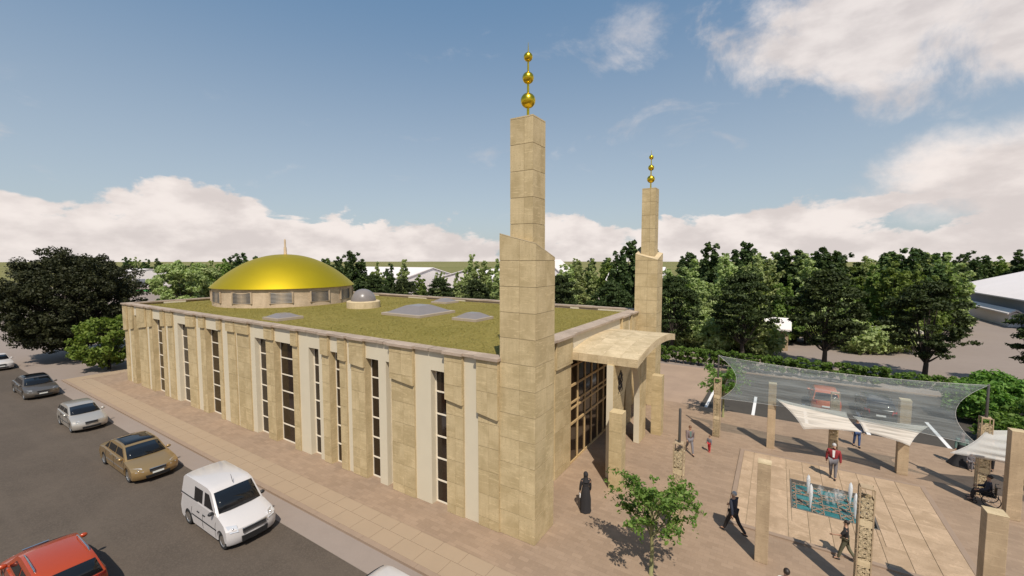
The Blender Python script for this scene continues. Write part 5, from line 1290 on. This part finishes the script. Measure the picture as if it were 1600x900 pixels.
    if skirt:
        prof_ = [(skirt[1] * s, .02), (skirt[1] * .93 * s, .12 * s), (.235 * s, .55 * s), (.185 * s, .90 * s), (.150 * s, 1.10 * s), (.135 * s, 1.14 * s)]
        n = 28; vs = []; fs = []
        for r, z in prof_:
            for i in range(n): a = 2 * pi * i / n; q = r * (1 + .06 * sin(a * 7) * (1 - z / 1.2)); vs.append((q * cos(a) * .9, q * sin(a), z))
        for j in range(len(prof_) - 1):
            for i in range(n): fs.append((j * n + i, j * n + (i + 1) % n, (j + 1) * n + (i + 1) % n, (j + 1) * n + i))
        m = MB(); m.add(vs, fs, 0, True); m.add(vs[-n:], [tuple(range(n))]); m.add(vs[:n], [tuple(range(n))[::-1]]); m.build('robe', skirt[0], t)
    else:
        wear('trousers', legs, ['pelvis', 'hipl', 'hipr', 'knl', 'knr', 'anl', 'anr'], .016, [('pelvis', 'hipl'), ('pelvis', 'hipr'), ('hipl', 'knl'), ('hipr', 'knr'), ('knl', 'anl'), ('knr', 'anr')], 'pelvis')
        for n_ in 'lr':
            a, b = Vector(J['an' + n_][0]), Vector(J['toe' + n_][0]); m = MB(); d = (b - a); d.z = 0; d.normalize()
            c = (a + b) / 2 - d * .02 * s; m.sphere((c.x, c.y, max(.045 * s, b.z)), .05 * s, 12, 8, sc=(2.7 * abs(d.x) + .9 * abs(d.y), .9, .85)); m.build('shoe', shoe, t)
    if hold == 'bag':
        H0 = hands[0][0]; MB().box(*[q * s for q in (H0[0] - .09, H0[0] + .10, H0[1] - .025, H0[1] + .025, H0[2] - .24, H0[2] - .06)]).build('handbag', 'cloth_white', t, bevel=.01)
    return t

figure('woman in a long black robe and headscarf walking near the minaret foot', (-6.82, 16.9), radians(125), 1.76, ('robe_top', 'cloth_black'), scarf='cloth_black', skirt=('cloth_black', .25), hold='bag', girth=.9)
figure('man in a dark suit striding past the front of the platform', (-1.20, 18.6), radians(150), 1.76, ('jacket', 'cloth_navy'), 'cloth_black', hair='hair_grey', walk=.42, arm=(-.35, .45), elbow=(.25, .5))
figure('man in a crimson jacket and grey trousers beside the fountain', (2.66, 26.0), radians(-97), 1.80, ('jacket', 'cloth_crimson'), 'cloth_grey', hair='hair_grey', walk=.12, arm=(.05, -.05), elbow=(.15, .15), shirt='cloth_white', girth=1.15, base=0.06)
figure('person in blue standing under the middle of the sail', (4.27, 31.5), radians(-80), 1.72, ('jumper', 'cloth_navy'), 'cloth_blue', hair='hair_brown', walk=.15, arm=(.2, -.1), elbow=(.5, .3))
figure('woman in a wide black robe standing under the right part of the sail', (8.66, 31.6), radians(-95), 1.74, ('robe_top', 'cloth_teal'), scarf='cloth_taupe', skirt=('cloth_black', .52))
figure('small child in grey in front of the woman in the wide robe', (8.86, 31.0), radians(-100), .98, ('shirt', 'cloth_grey'), 'cloth_grey', hair='hair_brown', walk=.1)
figure('boy with dark top and brown trousers walking beside the near lattice screen', (2.42, 19.1), radians(172), 1.52, ('shirt', 'cloth_black'), 'cloth_olive', hair='hair_dark', walk=.30, arm=(.55, .1), elbow=(.75, .3), short=True, base=0.0)
figure('dark haired person at the bottom edge, only the head in view', (0.52, 14.70), radians(100), 1.74, ('shirt', 'cloth_white'), 'cloth_black', hair='hair_dark')
figure('man in grey top walking beside the left lattice screen', (-3.93, 25.25), radians(-60), 1.62, ('jacket', 'cloth_taupe'), 'cloth_grey', hair='hair_brown', walk=.38, arm=(-.3, .35), elbow=(.3, .3), shirt='cloth_teal')
figure('small child in red trousers near the left lattice screen', (-3.02, 26.1), radians(-110), .96, ('shirt', 'cloth_grey'), 'cloth_red', hair='hair_brown', shoe='cloth_red', walk=.08)
figure('person in olive clothes standing behind the right lattice screen', (9.75, 31.6), radians(-120), 1.72, ('jumper', 'cloth_olive'), 'cloth_black', hair='hair_dark')
# wheelchair and its user
WX, WYc = 8.36, 27.05
wc = thing('wheelchair', 'wheelchair with large wheels beside the right lattice screen', 'wheelchair', (WX, WYc, 0), radians(170))
def ring_tube(c, r, rad, n=26):
    return MB().tube([(c[0] + r * cos(2 * pi * i / n), c[1], c[2] + r * sin(2 * pi * i / n)) for i in range(n + 1)], rad, 6)
for sg in (-1, 1):
    w_ = ring_tube((-.06, sg * .30, .30), .29, .018).build('wheel', 'tyre', wc)
    sp_ = MB()
    for k in range(8): a = k * pi / 4; sp_.tube([(-.06, sg * .30, .30), (-.06 + .28 * cos(a), sg * .30, .30 + .28 * sin(a))], .005, 4)
    sp_.build('spokes', 'chrome', w_); ring_tube((.42, sg * .22, .08), .07, .016, 14).build('caster', 'tyre', wc)
    MB().tube([(-.22, sg * .23, .95), (-.20, sg * .23, .45), (.40, sg * .23, .45), (.46, sg * .22, .10)], .014, 6).build('frame', 'steel_post', wc)
    MB().box(-.18, .16, sg * .25 - .02, sg * .25 + .02, .66, .69).build('armrest', 'black_trim', wc); MB().tube([(-.22, sg * .23, .95), (-.32, sg * .23, .95)], .016, 6).build('handle', 'black_trim', wc)
MB().box(-.20, .24, -.22, .22, .43, .47).build('seat', 'black_trim', wc); MB().box(-.225, -.195, -.22, .22, .50, .92).build('backrest', 'black_trim', wc); MB().box(.48, .68, -.2, .2, .09, .11).build('footplate', 'black_trim', wc)
figure('seated person in dark clothes using the wheelchair', (WX + .0, WYc), radians(170), 1.72, ('jacket', 'cloth_navy'), 'cloth_black', hair='hair_dark', seated=True, arm=(.35, .35), elbow=(.9, .9))
